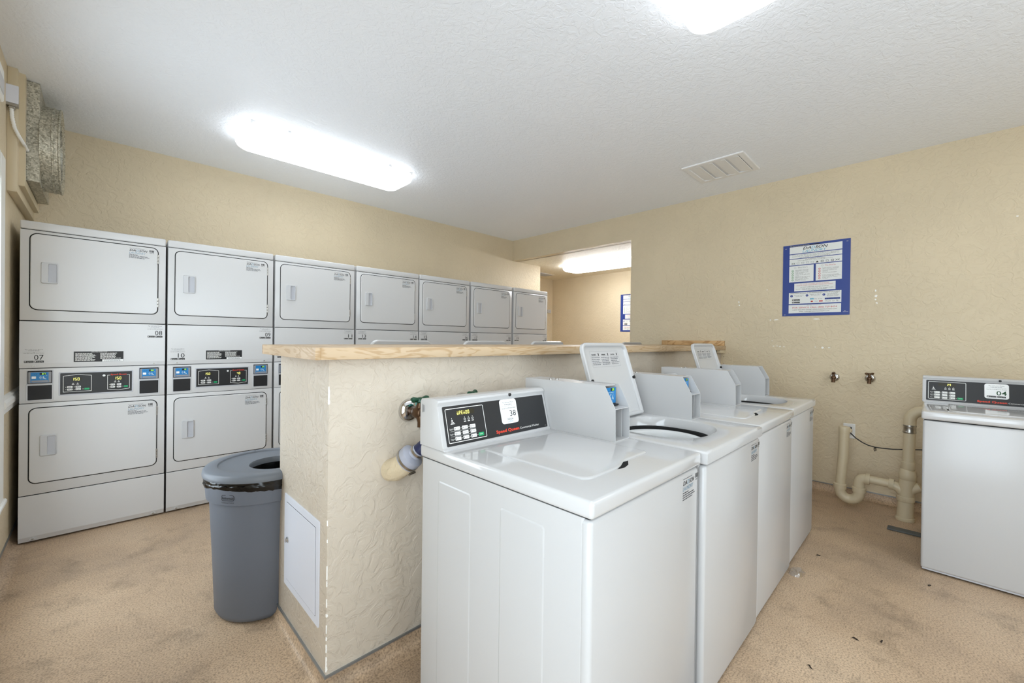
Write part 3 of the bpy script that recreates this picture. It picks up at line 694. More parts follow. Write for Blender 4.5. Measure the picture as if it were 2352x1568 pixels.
        def stk(b):
            o = A+V*.003+Nn2*.0014
            su, sv, w_, h_ = (.509*Wp, .300*Hp, .091, .095) if portrait else (.497*Wp, .285*Hp, .100, .094)
            f = lambda i, n_: [o+U*(su+u)+V*(sv+v)+Nn2*n_ for u, v in rr(i, w_-i, i, h_-i, .012, 5)]
            b.loops([f(0, 0), f(0, .0008), f(.0006, .0011)], 'paper', True, True, False)
            p = Print(b, o+U*su+V*sv+Nn2*.0011, U, V, .0003)
            p.text('Pay with your Phone', w_/2, h_*.84, h_*.060, 'mid_ink', 1, 'c', w_*.64); p.greek(w_*.26, w_*.74, h_*.765, h_*.025, 'grey_ink', 1)
            p.rect(w_*.10, h_*.715, w_*.90, h_*.722, 'grey_ink')
            p.text('Scan QR Code', w_*.09, h_*.605, h_*.050, 'ink', 1, 'l', w_*.35); p.text('OR', w_*.50, h_*.60, h_*.065, 'ink', 1, 'c', w_*.09); p.text('Enter Number', w_*.92, h_*.605, h_*.050, 'ink', 1, 'r', w_*.35)
            if portrait:
                p.text(num, w_*.52, h_*.29, h_*.25, 'ink', 1, 'l', w_*.36)
                p.text('DADSON', w_*.5, h_*.145, h_*.075, 'ink', 1, 'c', w_*.36, .01, .2); p.text('LAUNDRY', w_*.5, h_*.05, h_*.070, 'print_blue', 1, 'c', w_*.36, 0, .2)
            else:
                p.text(num, w_*.49, h_*.25, h_*.29, 'dark_green_ink', 1, 'l', w_*.42, .01)
                for a in (.10, .50): p.rect(w_*a, h_*.08, w_*(a+.37), h_*.19, 'black'); p.rect(w_*(a+.03), h_*.11, w_*(a+.07), h_*.16, 'print_white', 2); p.text('App Store' if a < .2 else 'Google Play', w_*(a+.10), h_*.115, h_*.04, 'print_white', 2, 'l', w_*.24)
        e = part('number_sticker', pn, 'wstk'+num, stk); e['label'] = 'white payment sticker with number '+num
    part('lock', t, 'wlock', lambda b: b.tube([(.338 if portrait else .327, .632, 1.0735), (.338 if portrait else .327, .624, 1.0735), (.338 if portrait else .327, .622, 1.0735)], [.0065, .0065, .003], 'black', 10))
    def wside(b):
        p = Print(b, (-.0042, .728, 1.045), (0, -1, 0), (0, 0, 1), .0004)
        for q, h in enumerate((.030, .026, .024)): p.rect(.006+.006*q, -h/2, .008+.006*q, h/2, 'mid_ink')
    if detail: part('side_label', t, 'wsd', wside)
    # payment box: folded sheet metal, open at the front
    PX0, PX1 = .551, .656
    pf = [(.742, ZL), (.742, 1.121), (.325, 1.121), (.2775, 1.036), (.2755, ZL)]
    def pbx(b):
        for xx in ((PX0, PX0+.003), (PX1-.003, PX1)): b.loops([[(q, a, c) for a, c in pf] for q in xx], 'enamel', True, True, False)
        b.box(PX0+.003, PX1-.003, .52, .742, 1.118, 1.121, 'enamel'); b.box(PX0+.003, PX0+.075, .327, .52, 1.118, 1.121, 'enamel')
        b.box(PX0+.003, PX1-.003, .2785, .415, 1.033, 1.036, 'enamel'); b.box(PX0+.003, PX1-.003, .44, .443, ZL, 1.118, 'recess_plastic')
        b.box(PX0+.003, PX1-.003, .2765, .44, ZL, ZL+.003, 'enamel'); b.box(PX0+.003, PX1-.003, .739, .742, ZL, 1.118, 'enamel')
    bx = part('payment_box', t, 'wpb', pbx)
    part('folded_flange', bx, 'wfl', lambda b: (b.box(PX1-.020, PX1-.017, .30, .44, ZL+.003, 1.033, 'enamel'), b.box(PX0+.012, PX0+.016, .425, .43, ZL+.02, 1.03, 'steel')))
    part('cam_lock', bx, 'wcl', lambda b: (b.lathe([(.008, 0), (.008, .004), (.005, .006)], 'steel', (PX0+.05, .60, 1.121), 'z', 10), b.lathe([(.006, 0), (.006, .004)], 'steel', (PX0+.03, .62, 1.121), 'z', 10)))
    if has_reader:
        def rdr(b):
            b.box(PX0+.018, PX1-.012, .332, .41, 1.046, 1.110, 'reader_grey', .003)
            b.box(PX0+.020, PX1-.014, .318, .335, 1.038, 1.044, 'black')
            p = Print(b, (PX0+.020, .3318, 1.047), (1, 0, 0), (0, 0, 1)); w_, h_ = .071, .062
            p.rect(0, 0, w_, h_, 'reader_blue', 1, .002); p.rect(w_*.46, h_*.78, w_*.86, h_*.96, 'black', 2)
            for i, ch in enumerate(has_reader): p.seg7(ch, w_*(.60+.12*i), h_*.80, h_*.145, 'led_green', None, 3)
            p.rect(w_*.05, h_*.24, w_*.28, h_*.54, 'paper', 2, .001)
            for q in (.10, .16): p.ring(w_*.50, h_*.42, h_*q, h_*.03, 'reader_light', 2, 1.2, 5.0, 8)
            p.poly([(w_*.60, h_*.30), (w_*.80, h_*.22), (w_*.70, h_*.42), (w_*.66, h_*.58)], 'reader_light', 2); p.ring(w_*.58, h_*.42, h_*.26, h_*.012, 'reader_light', 2, 0, 2*PI, 16)
            for q in (.18, .26): p.rect(w_*q, h_*.77, w_*(q+.03), h_*.80, 'ink', 2)
            p.greek(w_*.10, w_*.8, h_*.68, h_*.025, 'reader_light', 2)
        e = part('card_reader', bx, 'wrd'+has_reader, rdr); e['label'] = 'blue contactless card reader'
    if front_label:
        def fl(b): service_label(b, .523, .772, .126, .0078, 1.0)
        e = part('service_label', t, 'wsvc', fl); e['label'] = 'printed service sticker'
    return t
G = 'washers backing onto the low partition'
for (x, y, lab, op, num, led, rd) in [
    (-3.724, -4.050, 'white top-load washer numbered 38 with closed lid, nearest the camera at the counter end', False, '38', 'oPEn00', '38'),
    (-3.057, -4.066, 'white top-load washer with raised lid and blue card reader, second from the camera', True, None, '      ', '37'),
    (-2.393, -4.058, 'white top-load washer with closed lid and empty reader slot, third from the camera', False, None, '      ', None),
    (-1.729, -4.050, 'white top-load washer with raised lid at far end of row, near the tan right wall', True, None, '      ', None)]:
    washer(x, y, 0, lab, op, num, led, rd, True, group=G)
washer(-1.2, -4.567, -PI/2, 'white top-load washer numbered 04 standing apart against the right wall beside the drain pipe', False, '04', '    29', None, False, slot_side=True, portrait=False)
for (xr, lab) in [(-2.951, 'washer hidden behind the counter, raised lid tip leftmost above the wood'),
                  (-2.289, 'washer hidden behind the counter, raised lid tip second from left above the wood'),
                  (-1.615, 'washer hidden behind the counter, raised lid tip third from left'),
                  (-.252, 'washer hidden behind the counter, raised lid tip nearest the right wall')]:
    washer(xr, -1.755, PI, lab, True, None, '      ', None, False, group='washers facing the dryers', detail=False)

# ------------------------------------------------------------------ trash can
tc_ = (-3.965, -2.302, 0)
t = thing('trash_can', 'grey round plastic trash can with open-top lid between dryers and counter end', 'trash can', tc_)
b = B(); b.lathe([(.175, .004), (.192, .012), (.203, .035), (.214, .30), (.226, .555), (.228, .556)], 'grey_plastic', (0, 0, 0), 'z', 64)
b.lathe([(.228, .548), (.238, .552), (.242, .60), (.243, .645), (.238, .646), (.236, .56)], 'grey_plastic', (0, 0, 0), 'z', 64, False, False); body = b.build('body', t)
b = B()
fn = lambda u, v, l: ((.240+l*2)*math.cos(math.radians(-140)+u/.242), (.240+l*2)*math.sin(math.radians(-140)+u/.242), .560+v)
p = Print(b, (0, 0, 0), (1, 0, 0), (0, 0, 1), .0012, fn); p.frame(-.030, .014, .030, .040, .0022, 'ink', 1, .009)
p.text('Rubbermaid', 0, .021, .0115, 'ink', 1, 'c', .052, .01); p.text('Commercial Products', 0, .004, .006, 'ink', 1, 'c', .058)
e = b.build('logo_print', body)
b = B(); n = 96; R = random.Random(2); L = []
for q, (r0, z0, amp) in enumerate(((.236, .655, 0), (.246, .650, .002), (.2475, .640, .004), (.2455, .630, .004), (.2485, .622, .004), (.2455, .612, .004), (.2445, .602, .004), (.2435, .601, 0))):
    L.append([((r0+amp*math.sin(k*2.3+q*1.7)*R.uniform(.1, 1))*math.cos(2*PI*k/n), (r0+amp*math.sin(k*2.3+q*1.7)*R.uniform(.1, 1))*math.sin(2*PI*k/n),
               z0+.006*math.sin(k*.21+q*.4)*min(q, 5)/5+(.003*R.uniform(-1, 1) if q else 0)+(.016*math.cos(2*PI*k/n+2.2)*(q/7))) for k in range(n)])
b.loops(L, 'trash_bag', False, False, True)
b.lathe([(.234, .655), (.222, .60), (.206, .5), (.18, .12), (.02, .10)], 'trash_bag', (0, 0, 0), 'z', 32, False, True); e = b.build('bag_liner', t); e['label'] = 'crumpled black bin liner'
b = B(); n = 64; cr = lambda r, z, ox=0, oy=0: [(ox+r*math.cos(2*PI*k/n), oy+r*math.sin(2*PI*k/n), z) for k in range(n)]
b.loops([cr(.246, .652), cr(.253, .652), cr(.2545, .660), cr(.252, .676), cr(.244, .684), cr(.205, .689), cr(.196, .687), cr(.192, .681), cr(.186, .680), cr(.114, .682, .032, -.060), cr(.112, .678, .032, -.060), cr(.111, .655, .032, -.060)], 'lid_plastic', False, False, True)
lid = b.build('lid', t)
b = B(); p = Print(b, (0, .198, .6885), (1, 0, 0), (0, 1, 0), .0008); p.text('2', 0, -.006, .016, 'ink', 1, 'c'); b.build('embossed_mark', lid)

# ------------------------------------------------------------------ access panel on the partition end (faces -X)
t = thing('access_panel', 'white square metal access hatch set low in the end of the partition wall', 'access panel', (XP, -2.805, .406))
def pl2(b, y0, y1, z0, z1, r, d0, d1, m, c=.001):
    f = lambda l, d: [(-d, y, z) for y, z in l]
    b.loops([f(rr(y0, y1, z0, z1, r), d0), f(rr(y0, y1, z0, z1, r), d1-c), f(rr(y0+c, y1-c, z0+c, z1-c, max(r-c, .0005)), d1)], m, True, True, True)
b = B(); pl2(b, -.204, .204, -.199, .199, .006, 0, .004, 'panel_white'); b.build('frame', t)
b = B(); pl2(b, -.174, .172, -.168, .168, .003, .003, .0043, 'seam', .0003); b.build('gap', t)
b = B(); pl2(b, -.172, .170, -.166, .166, .003, .003, .0055, 'panel_white'); d = b.build('door', t)
b = B(); b.lathe([(.012, -.005), (.012, -.009), (.006, -.011), (.006, -.013)], 'chrome', (0, .150, .010), 'x', 16); b.box(-.016, -.0115, .147, .153, 0, .02, 'chrome', .001, 1); e = b.build('latch', d); e['label'] = 'small chrome cam latch'

# ------------------------------------------------------------------ ceiling lights (wraparound fixtures)
def light(loc, rz, label, dm='diffuser', L_=1.36, W_=.42):
    t = thing('ceiling_light', label, 'ceiling light', loc, rz, 'wraparound ceiling lights')
    part('pan', t, 'lpan', lambda b: b.box(-L_/2+.03, L_/2-.03, -W_/2+.012, W_/2-.012, -.022, -.001, 'fixture_white', .002, 1))
    def df(b):
        f = lambda i, z, r: [(x, y, z) for x, y in rr(-L_/2+i, L_/2-i, -W_/2+i, W_/2-i, r, 10)]
        b.loops([f(.004, -.014, .085), f(0, -.020, .09), f(.002, -.050, .09), f(.012, -.072, .085), f(.032, -.088, .075), f(.06, -.092, .06)], dm, True, True, True)
    e = part('diffuser', t, 'l'+dm, df); e['label'] = 'glowing white acrylic diffuser'
    for xx in (-.40, .42):
        part('clip', t, 'lclip%.2f' % xx, lambda b: (b.box(xx-.014, xx+.014, -W_/2-.003, -W_/2+.02, -.018, -.002, 'fixture_white', .001, 1), b.box(xx-.014, xx+.014, W_/2-.02, W_/2+.003, -.018, -.002, 'fixture_white', .001, 1)))
light((-3.155, -1.005, H), 0, 'lit ceiling light with rounded diffuser above the aisle by the dryers')
light((-3.175, -3.985, H), 0, 'lit ceiling light above the front washers, cut by the top of the frame')
light((-1.65, -5.75, H), 0, 'added fill light on the ceiling over the aisle behind the camera, unseen')  # unseen fixture, added to brighten the right side of the room
light((1.02, -.98, HA), PI/2, 'lit ceiling light inside the alcove beyond the right wall', 'diffuser_alcove')

# ceiling vent
t = thing('ceiling_vent', 'white four-panel register vent on the ceiling near the right wall', 'vent', (-.672, -3.276, H))
b = B(); pr = rr(-.235, .235, -.25, .25, .004, 2); pi = rr(-.19, .19, -.205, .205, .003, 2)
b.loops([[(x, y, 0) for x, y in pr], [(x, y, -.006) for x, y in pr], [(x, y, -.010) for x, y in rr(-.229, .229, -.244, .244, .003, 2)], [(x, y, -.010) for x, y in pi], [(x, y, -.002) for x, y in pi]], 'fixture_white', True, True, False); b.build('frame', t)
for q in range(4):
    def ln(b):
        y0 = -.2+.1015*q; P = [(y0, -.011), (y0+.086, -.003), (y0+.088, -.005), (y0+.004, -.013)]
        b.loops([[(x, y, z) for y, z in P] for x in (-.188, .188)], 'fixture_white', True, True, False)
    part('louver', t, 'vl%d' % q, ln)
t = thing('ceiling_vent', 'small white vent on the alcove ceiling past the dryer row', 'vent', (1.29, .50, HA))
b = B(); b.box(-.19, .19, -.12, .12, -.008, -.001, 'fixture_white', .002, 1); b.build('frame', t)
for q in range(3):
    part('louver', t, 'val%d' % q, lambda b: b.box(-.17, .17, -.09+.065*q, -.04+.065*q, -.012, -.008, 'recess_plastic', .001, 1))

# ------------------------------------------------------------------ laundry rules posters
def poster(loc, label):
    W, Hh = .493, .655
    t = thing('poster', label, 'poster', loc, -PI/2, 'laundry rules posters')
    part('sheet', t, 'psheet', lambda b: b.box(0, W, -.003, 0, 0, Hh, 'poster_blue'))
    def pr(b):
        p = Print(b, (0, -.0032, 0), (1, 0, 0), (0, 0, 1), .0004); X = lambda u: u*W; Z = lambda v: v*Hh
        R = lambda a, c, d, e: p.rect(X(a), Z(c), X(d), Z(e), 'poster_white')
        T = lambda s_, u, v, h, m_='ink', al='c', w_=None, **k: p.text(s_, X(u), Z(v), Z(h), m_, 2, al, X(w_) if w_ else None, **k)
        R(.104, .874, .887, .970); p.rect(X(.104), Z(.975), X(.56), Z(.987), 'black'); p.text('This Laundry Room is Serviced by', X(.11), Z(.977), Z(.008), 'print_white', 2, 'l', X(.30))
        T('DA', .313, .922, .038, al='l', w_=.125, bold=.012, shear=.25); T('D', .437, .922, .038, 'logo_blue', al='l', w_=.062, bold=.012, shear=.25); T('SON', .497, .922, .038, al='l', w_=.186, bold=.012, shear=.25)
        T('LAUNDRY', .305, .880, .036, 'logo_blue', al='l', w_=.36, shear=.25)
        R(.104, .806, .886, .863); T('This is an unattended laundry room. Use of the laundry equipment is', .495, .846, .010, w_=.70); T('at your own risk. The laundry owner will not be responsible for any', .495, .830, .010, w_=.70); T('loss or damage to clothes and other belongings.', .495, .814, .010, w_=.46)
        R(.104, .714, .886, .797); T('Wash and Dryer Instructions', .495, .781, .011, w_=.30, bold=.02); T('Refer to garment tag for specific laundering instructions', .495, .767, .009, w_=.52)
        for k in range(10):
            cx = .165+.073*k; c = X(cx); z = Z(.736); m_ = 'ink' if k in (0, 5, 6, 8, 9) else 'grey_ink'
            if k in (1, 2, 3, 4): p.frame(c-.010, z-.008, c+.010, z+.007, .0014, m_, 2, .003); p.rect(c-.012, z+.005, c+.012, z+.007, m_, 2)
            elif k == 5: p.poly([(c-.011, z-.008), (c+.011, z-.008), (c, z+.009)], m_, 2)
            elif k in (6, 7, 8): p.frame(c-.010, z-.009, c+.010, z+.009, .0022, m_, 2, .001); p.ring(c, z, .007, .0014, m_, 2)
            else:
                p.ring(c, z, .006, .002, m_, 2)
                for sx in (-1, 1): p.poly([(c+sx*.004, z), (c+sx*.013, z+.009), (c+sx*.014, z+.006), (c+sx*.008, z), (c+sx*.014, z-.006), (c+sx*.013, z-.009)], m_, 2)
        for (a, e, hd, m_, L_) in ((.102, .478, "The Do's", 'sign_green', ('Be timely in removing|clothes from machines', 'Keep the laundry room|neat and tidy', 'Clean up all spills and|messes', 'Empty the lint trap when|done using the dryer', "Be respectful of other|people's clothing")),
                             (.511, .886, "The Don'ts", 'sign_red', ('Leave clothes in machines|after cycle has finished', 'Overload machines with|clothing', 'Use too much detergent|', 'Leave clothes and laundry|baskets in the way of others', 'Leave spills for others|to clean'))):
            R(a, .476, e, .703); T(hd, (a+e)/2+.02, .668, .017, m_ if m_ != 'sign_green' else 'grey_ink', w_=.155); p.ring(X(a+.095), Z(.676), .007, .001, 'grey_ink', 2)
            for k, ln_ in enumerate(L_):
                v = .634-.032*k; p.ring(X(a+.055), Z(v), .008, .0035, m_, 2)
                for r_, s_ in enumerate(ln_.split('|')):
                    if s_: p.text(s_, X(a+.10), Z(v+.003-.014*r_), Z(.0095), 'ink', 2, 'l', X(min(.0093*len(s_), .27)))
        R(.186, .346, .80, .456); T('TO AVOID LAUNDRY ROOM CLOSURES,', .493, .436, .010, 'sign_red', w_=.44); T('PLEASE START MACHINES 2 MINUTES APART', .493, .418, .011, 'sign_red', w_=.54); T('DO NOT OVERLOAD WASHER OR DRYER', .493, .393, .010, w_=.42)
        T('DO NOT WASH OR DRY HORSEHAIR, RUGS, RUBBER GOODS,', .493, .371, .009, w_=.56); T('FABRICS WITH GREASE, FUEL OR PAINT', .493, .357, .009, w_=.36)
        R(.102, .171, .884, .328); T('THESE LAUNDRY MACHINES USE THE DADSON LAUNDRY MOBILE APP FOR PAYMENT', .493, .311, .010, w_=.74, bold=.02)
        for k, u in enumerate((.145, .385, .635)): p.disc(X(u), Z(.281), .0105, 'poster_blue', 2, 16); p.text(str(k+1), X(u), Z(.274), Z(.014), 'print_white', 3, 'c')
        for (u, v, s_) in ((.26, .287, 'Download the free'), (.26, .272, 'laundry app'), (.51, .289, 'Register or Sign In'), (.51, .275, 'and add a card'), (.76, .293, 'Start the machine'), (.76, .280, 'by scanning the'), (.76, .267, 'QR code or entering'), (.76, .254, 'the machine number')): T(s_, u, v, .009, w_=.0088*len(s_))
        for v in (.207, .232-.058): 
            p.rect(X(.155), Z(v+.005), X(.275), Z(v+.026), 'black', 2); p.rect(X(.165), Z(v+.010), X(.180), Z(v+.021), 'print_white', 3); p.text('Google Play' if v > .2 else 'App Store', X(.188), Z(v+.011), Z(.008), 'print_white', 3, 'l', X(.07))
        p.rect(X(.43), Z(.222), X(.487), Z(.240), 'logo_blue', 2); T('Pay', .50, .224, .012, al='l', w_=.035); T('G Pay', .55, .224, .012, 'mid_ink', al='l', w_=.06)
        p.disc(X(.452), Z(.196), .006, 'sign_red', 2); p.disc(X(.466), Z(.196), .006, 'print_red', 2); T('VISA', .50, .190, .011, 'poster_blue', al='l', w_=.05); p.rect(X(.565), Z(.188), X(.62), Z(.204), 'sign_red', 2)
        p.rect(X(.65), Z(.214), X(.868), Z(.236), 'poster_blue', 2); T('ROOM LOCATION NUMBER', .759, .221, .009, 'print_white', w_=.17); T('Room  Lo  70', .75, .185, .017, w_=.18, shear=.2)
        R(.101, .040, .882, .155); T('PAYABLE & EXPENSES', .493, .141, .008, w_=.21); T('FOR SERVICE CALL (800) 729-8434', .493, .105, .023, 'sign_red', w_=.66)
        T('SUBMIT REQUESTS ONLINE: WWW.DADSONLAUNDRY.COM', .493, .080, .012, w_=.66); T('EMAIL: CLEAN@DADSONLAUNDRY.COM', .493, .056, .012, w_=.45)
        p.greek(X(.91), X(.98), Z(.040), .002, 'print_white', 2); p.rect(X(.925), Z(.052), X(.945), Z(.055), 'print_white', 2)
    part('poster_print', t, 'pprint', pr)
    def tp(b):
        for (u, v) in ((.045, .955), (.955, .965), (.04, .02)): b.box(W*u-.006, W*u+.006, -.0042, -.003, Hh*v-.002, Hh*v+.002, 'steel')
    part('staple', t, 'pst', tp)
poster((-.0005, -3.614, 1.542), 'blue and white laundry rules poster on the tan right wall above the wall taps')
poster((1.9895, -.722, 1.455), 'blue and white laundry rules poster in the alcove, half hidden by the opening edge')

# ------------------------------------------------------------------ taps
def tap(loc, rz, label, hcol, ang, size=1.0, stem='brass'):
    """wall tap: escutcheon, stub, valve body, spout and a two-lobed handle; local -Y leaves the wall"""
    t = thing('wall_tap', label, 'tap', loc, rz, 'washer supply taps'); t.scale = (size,)*3
    b = B(); b.lathe([(.036, 0), (.036, -.003), (.030, -.012), (.016, -.018), (.012, -.018)], 'chrome', (0, 0, 0), 'y', 28); b.build('escutcheon', t)
    b = B(); b.tube([(0, -.010, 0), (0, -.045, 0)], .012, stem, 14); b.lathe([(.013, -.035), (.018, -.042), (.019, -.058), (.015, -.072), (.010, -.076)], stem, (0, 0, 0), 'y', 16)
    b.tube([(0, -.056, 0), (0, -.060, .022), (0, -.062, .034)], [.012, .010, .007], stem, 12); b.build('valve_body', t)
    b = B(); b.tube([(0, -.060, -.004), (0, -.072, -.024), (0, -.074, -.040)], [.013, .013, .014], stem, 14); b.build('spout', t)
    b = B(); b.lathe([(.010, .030), (.014, .034), (.013, .042), (.006, .046)], hcol, (0, -.062, 0), 'z', 12)
    c, s_ = math.cos(ang), math.sin(ang)
    b.tube([(-.034*c, -.062-.034*s_, .044), (-.026*c, -.062-.026*s_, .041), (-.008*c, -.062-.008*s_, .040), (.008*c, -.062+.008*s_, .040), (.026*c, -.062+.026*s_, .041), (.034*c, -.062+.034*s_, .044)], [.004, .009, .006, .006, .009, .004], hcol, 10); b.build('handle', t)
    return t
tap((0, -4.012, 1.0), -PI/2, 'chrome wall tap with upright dark handle below the right wall poster', 'brass', PI/2, 1.0)
tap((0, -4.247, 1.008), -PI/2, 'chrome wall tap with slanted dark handle, nearer washer 04', 'brass', .7, 1.0)
t = tap((-3.632, YPF, .994), 0, 'chrome tap with green handle on the partition behind washer 38', 'handle_green', .2, 1.35, 'brass')
b = B(); b.lathe([(.011, .022), (.019, .026), (.017, .040), (.008, .044)], 'valve_teal', (.012, -.052, -.004), 'z', 14); e = b.build('bonnet', t); e['label'] = 'teal bonnet nut'
b = B(); b.tube([(.004, -.066, -.030), (.012, -.070, -.05), (.03, -.068, -.075), (.05, -.05, -.10)], .013, 'steel', 14); b.build('supply_hose', t)
tap((-3.362, YPF, .997), 0, 'tap with green handle tip just showing above washer 38 console', 'handle_green', .5, 1.35, 'brass')

# drain stub with rubber boot behind washer 38
t = thing('drain_stub', 'tan drain stub with grey rubber coupling and blue hose behind washer 38', 'drain pipe', (-3.70, YPF, .775))
path = [(-.012, .0, -.012), (-.008, -.035, -.004), (.003, -.070, .020), (.014, -.092, .045)]
b = B(); b.tube(path, [.045, .045, .044, .044], 'wall_paint', 24); b.build('pipe_stub', t)
b = B(); D0 = Vector(path[3]); dd = Vector((.024, -.045, .045)).normalized()
b.tube([D0-dd*.015, D0+dd*.012, D0+dd*.024, D0+dd*.030, D0+dd*.034, D0+dd*.060], [.048, .049, .048, .040, .028, .026], 'rubber_grey', 28); b.build('rubber_coupling', t)
for q, r_ in ((-.004, .0505), (.050, .0285)):
    b = B(); b.tube([D0+dd*(q-.005), D0+dd*(q+.005)], r_, 'steel', 28); s_ = D0+dd*q+Vector((.0, .0, -1)).cross(dd).normalized()*0+Vector((.012, -.01, (r_+.004)*(-1 if q < 0 else 1)))
    b.tube([s_-Vector((.014, 0, 0)), s_+Vector((.014, 0, .004))], .006, 'steel', 8); b.build('hose_clamp', t)
b = B(); h0 = D0+dd*.058; b.tube([h0, h0+dd*.03, h0+Vector((.06, -.045, .045)), h0+Vector((.11, -.05, .03))], .0245, 'hose_blue', 20); b.build('drain_hose', t)

# ------------------------------------------------------------------ painted drain pipes by the right wall
t = thing('drain_pipes', 'tan painted standpipe, trap and drain stack on the floor beside washer 04', 'drain pipe', (-.33, -4.480, 0))
def tb(name, path, r, m='pipe_paint', n=20, lab=None):
    b = B(); b.tube([(p[0]+.33, p[1]+4.480, p[2]) for p in path], r, m, n); e = b.build(name, t)
    if lab: e['label'] = lab
    return e
xs = -.315
tb('standpipe', [(xs+.02, -4.119, .628), (xs+.01, -4.115, .40), (xs, -4.098, .14)], .034)
e = tb('pipe_clamp', [(xs+.02, -4.119, .628), (xs+.02, -4.119, .622), (xs+.02, -4.119, .590), (xs+.019, -4.118, .575)], [.036, .0385, .0385, .036])
b = B(); b.box(.30-.28, .345-.28, .315, .345, .588, .612, 'pipe_paint', .004, 1); b.build('clamp_screw', e)
tb('pipe_fitting', [(xs, -4.098, .175), (xs, -4.098, .170), (xs, -4.097, .135)], [.036, .043, .043])
P = [(xs, -4.097, .15)]+[(xs, -4.157-.060*math.cos(a), .130-.070*math.sin(a)) for a in [PI*k/10 for k in range(0, 11)]][::-1][::-1]
P = [(xs, -4.097, .150)]+[(xs, -4.157+.060*math.cos(a), .128-.066*math.sin(a)) for a in [PI*k/10 for k in range(11)]]+[(xs, -4.217, .15)]
tb('trap_bend', P, .037)
tb('pipe_fitting', [(xs, -4.217, .135), (xs, -4.217, .168), (xs, -4.217, .172)], [.044, .044, .037])
P = [(xs, -4.217, .165)]+[(xs, -4.252+.035*math.cos(a), .205+.040*math.sin(a)) for a in [.5*PI*k/6 for k in range(7)]]+[(xs, -4.262, .245)]
tb('elbow', P, .036)
tb('pipe_fitting', [(xs, -4.250, .248), (xs, -4.258, .247), (xs, -4.280, .246)], [.037, .043, .043])
tb('drain_arm', [(xs, -4.27, .247), (xs-.005, -4.42, .243)], .030)
tb('pipe_fitting', [(xs-.004, -4.388, .244), (xs-.004, -4.394, .244), (xs-.005, -4.418, .243)], [.036, .040, .040])
xk = -.325
tb('wye_branch', [(xs-.005, -4.41, .243), (xk+.003, -4.445, .228), (xk, -4.478, .19)], [.033, .035, .035])
tb('stack_pipe', [(xk, -4.480, 0), (xk, -4.481, .06), (xk, -4.486, .22)], [.048, .047, .044])
tb('pipe_fitting', [(xk, -4.481, .140), (xk, -4.481, .145), (xk, -4.482, .176), (xk, -4.482, .180)], [.048, .052, .051, .047])
tb('pipe_fitting', [(xk, -4.480, .0), (xk, -4.480, .004), (xk, -4.480, .022), (xk, -4.480, .026)], [.053, .055, .053, .048])
tb('wye_fitting', [(xk, -4.485, .20), (xk, -4.488, .27), (xk, -4.490, .32)], [.045, .046, .045])
tb('wye_branch', [(xk, -4.488, .19), (xk, -4.515, .235), (xk, -4.56, .26)], .034)
tb('rubber_coupling', [(xk, -4.490, .30), (xk, -4.490, .306), (xk, -4.490, .345), (xk, -4.491, .356), (xk, -4.491, .372), (xk, -4.492, .378)], [.044, .0485, .0485, .044, .042, .036])
tb('pipe_fitting', [(xk, -4.492, .375), (xk, -4.492, .380), (xk, -4.493, .430), (xk, -4.493, .436)], [.036, .0385, .0375, .032])
tb('riser_pipe', [(xk, -4.493, .42), (xk, -4.497, .66)], .0335)
e = tb('band_clamp', [(xk, -4.496, .645), (xk, -4.496, .652), (xk, -4.497, .660), (xk, -4.497, .690), (xk, -4.497, .698), (xk, -4.497, .705)], [.036, .0385, .0355, .0355, .0385, .036], 'steel', lab='shiny steel band clamp')
for z in (.652, .698): b = B(); b.box(-.02, .02, .030-.075, .045-.075+.005, z-.006, z+.006, 'steel', .002, 1); b.build('clamp_screw', e)
P = [(xk, -4.497, .69), (xk, -4.497, .72)]+[(xk, -4.567+.070*math.cos(a), .735+.075*math.sin(a)) for a in [.5*PI*k/8 for k in range(9)]]+[(xk, -4.60, .811), (xk, -4.72, .811)]
tb('elbow', P, .036)
b = B()
for k in range(6): b.tube([(.048, -.010, .30+.03*k), (.056, -.012, .30+.03*k)], .007, 'brass', 6)
b.build('clamp_screw', t)

# outlet and cord, blank plate
t = thing('wall_outlet', 'white electrical outlet plate low on the right wall behind the tan standpipe', 'outlet', (0, -4.117, .551), -PI/2)
b = B(); plate(b, -.040, .040, -.062, .062, .004, -.006, 0, 'casing_white', .003); b.build('cover_plate', t)
for z in (-.024, .024):
    b = B(); plate(b, -.016, .016, z-.014, z+.014, .008, -.008, -.004, 'white_plastic', .001); r_ = b.build('receptacle', t)
    b = B(); b.box(-.008, -.005, -.0085, -.008, z-.002, z+.007, 'seam'); b.box(.005, .008, -.0085, -.008, z-.002, z+.007, 'seam'); b.build('prong_slot', r_)
b = B(); P = [(-.012, -4.122, .575), (-.06, -4.125, .572), (-.085, -4.133, .549), (-.10, -4.17, .515), (-.10, -4.212, .486), (-.10, -4.25, .469), (-.10, -4.292, .462), (-.10, -4.34, .462), (-.10, -4.40, .466), (-.10, -4.47, .478), (-.10, -4.60, .500), (-.10, -4.75, .505), (-.30, -4.80, .50), (-.43, -4.82, .50), (-.455, -4.82, .50)]
b.tube(P, .0042, 'black', 10); t = thing('power_cord', 'black power cord sagging from the outlet along the wall to washer 04', 'cord', (0, 0, 0)); b.build('cord', t)
b = B(); b.tube([(-.10, -4.292, .460), (-.10, -4.285, .445), (-.10, -4.290, .430), (-.10, -4.298, .436), (-.10, -4.296, .458)], .003, 'black', 8); b.build('twist_tie', t)
b = B(); b.box(-.040, -.012, -4.136, -4.108, .561, .589, 'black', .004); b.build('plug', t)
t = thing('blank_plate', 'tan painted square blank plate on the right wall under the counter end', 'wall plate', (0, -3.139, 1.110), -PI/2)
b = B(); plate(b, -.050, .050, -.048, .048, .003, -.004, 0, 'wall_paint', .001); b.build('cover_plate', t)
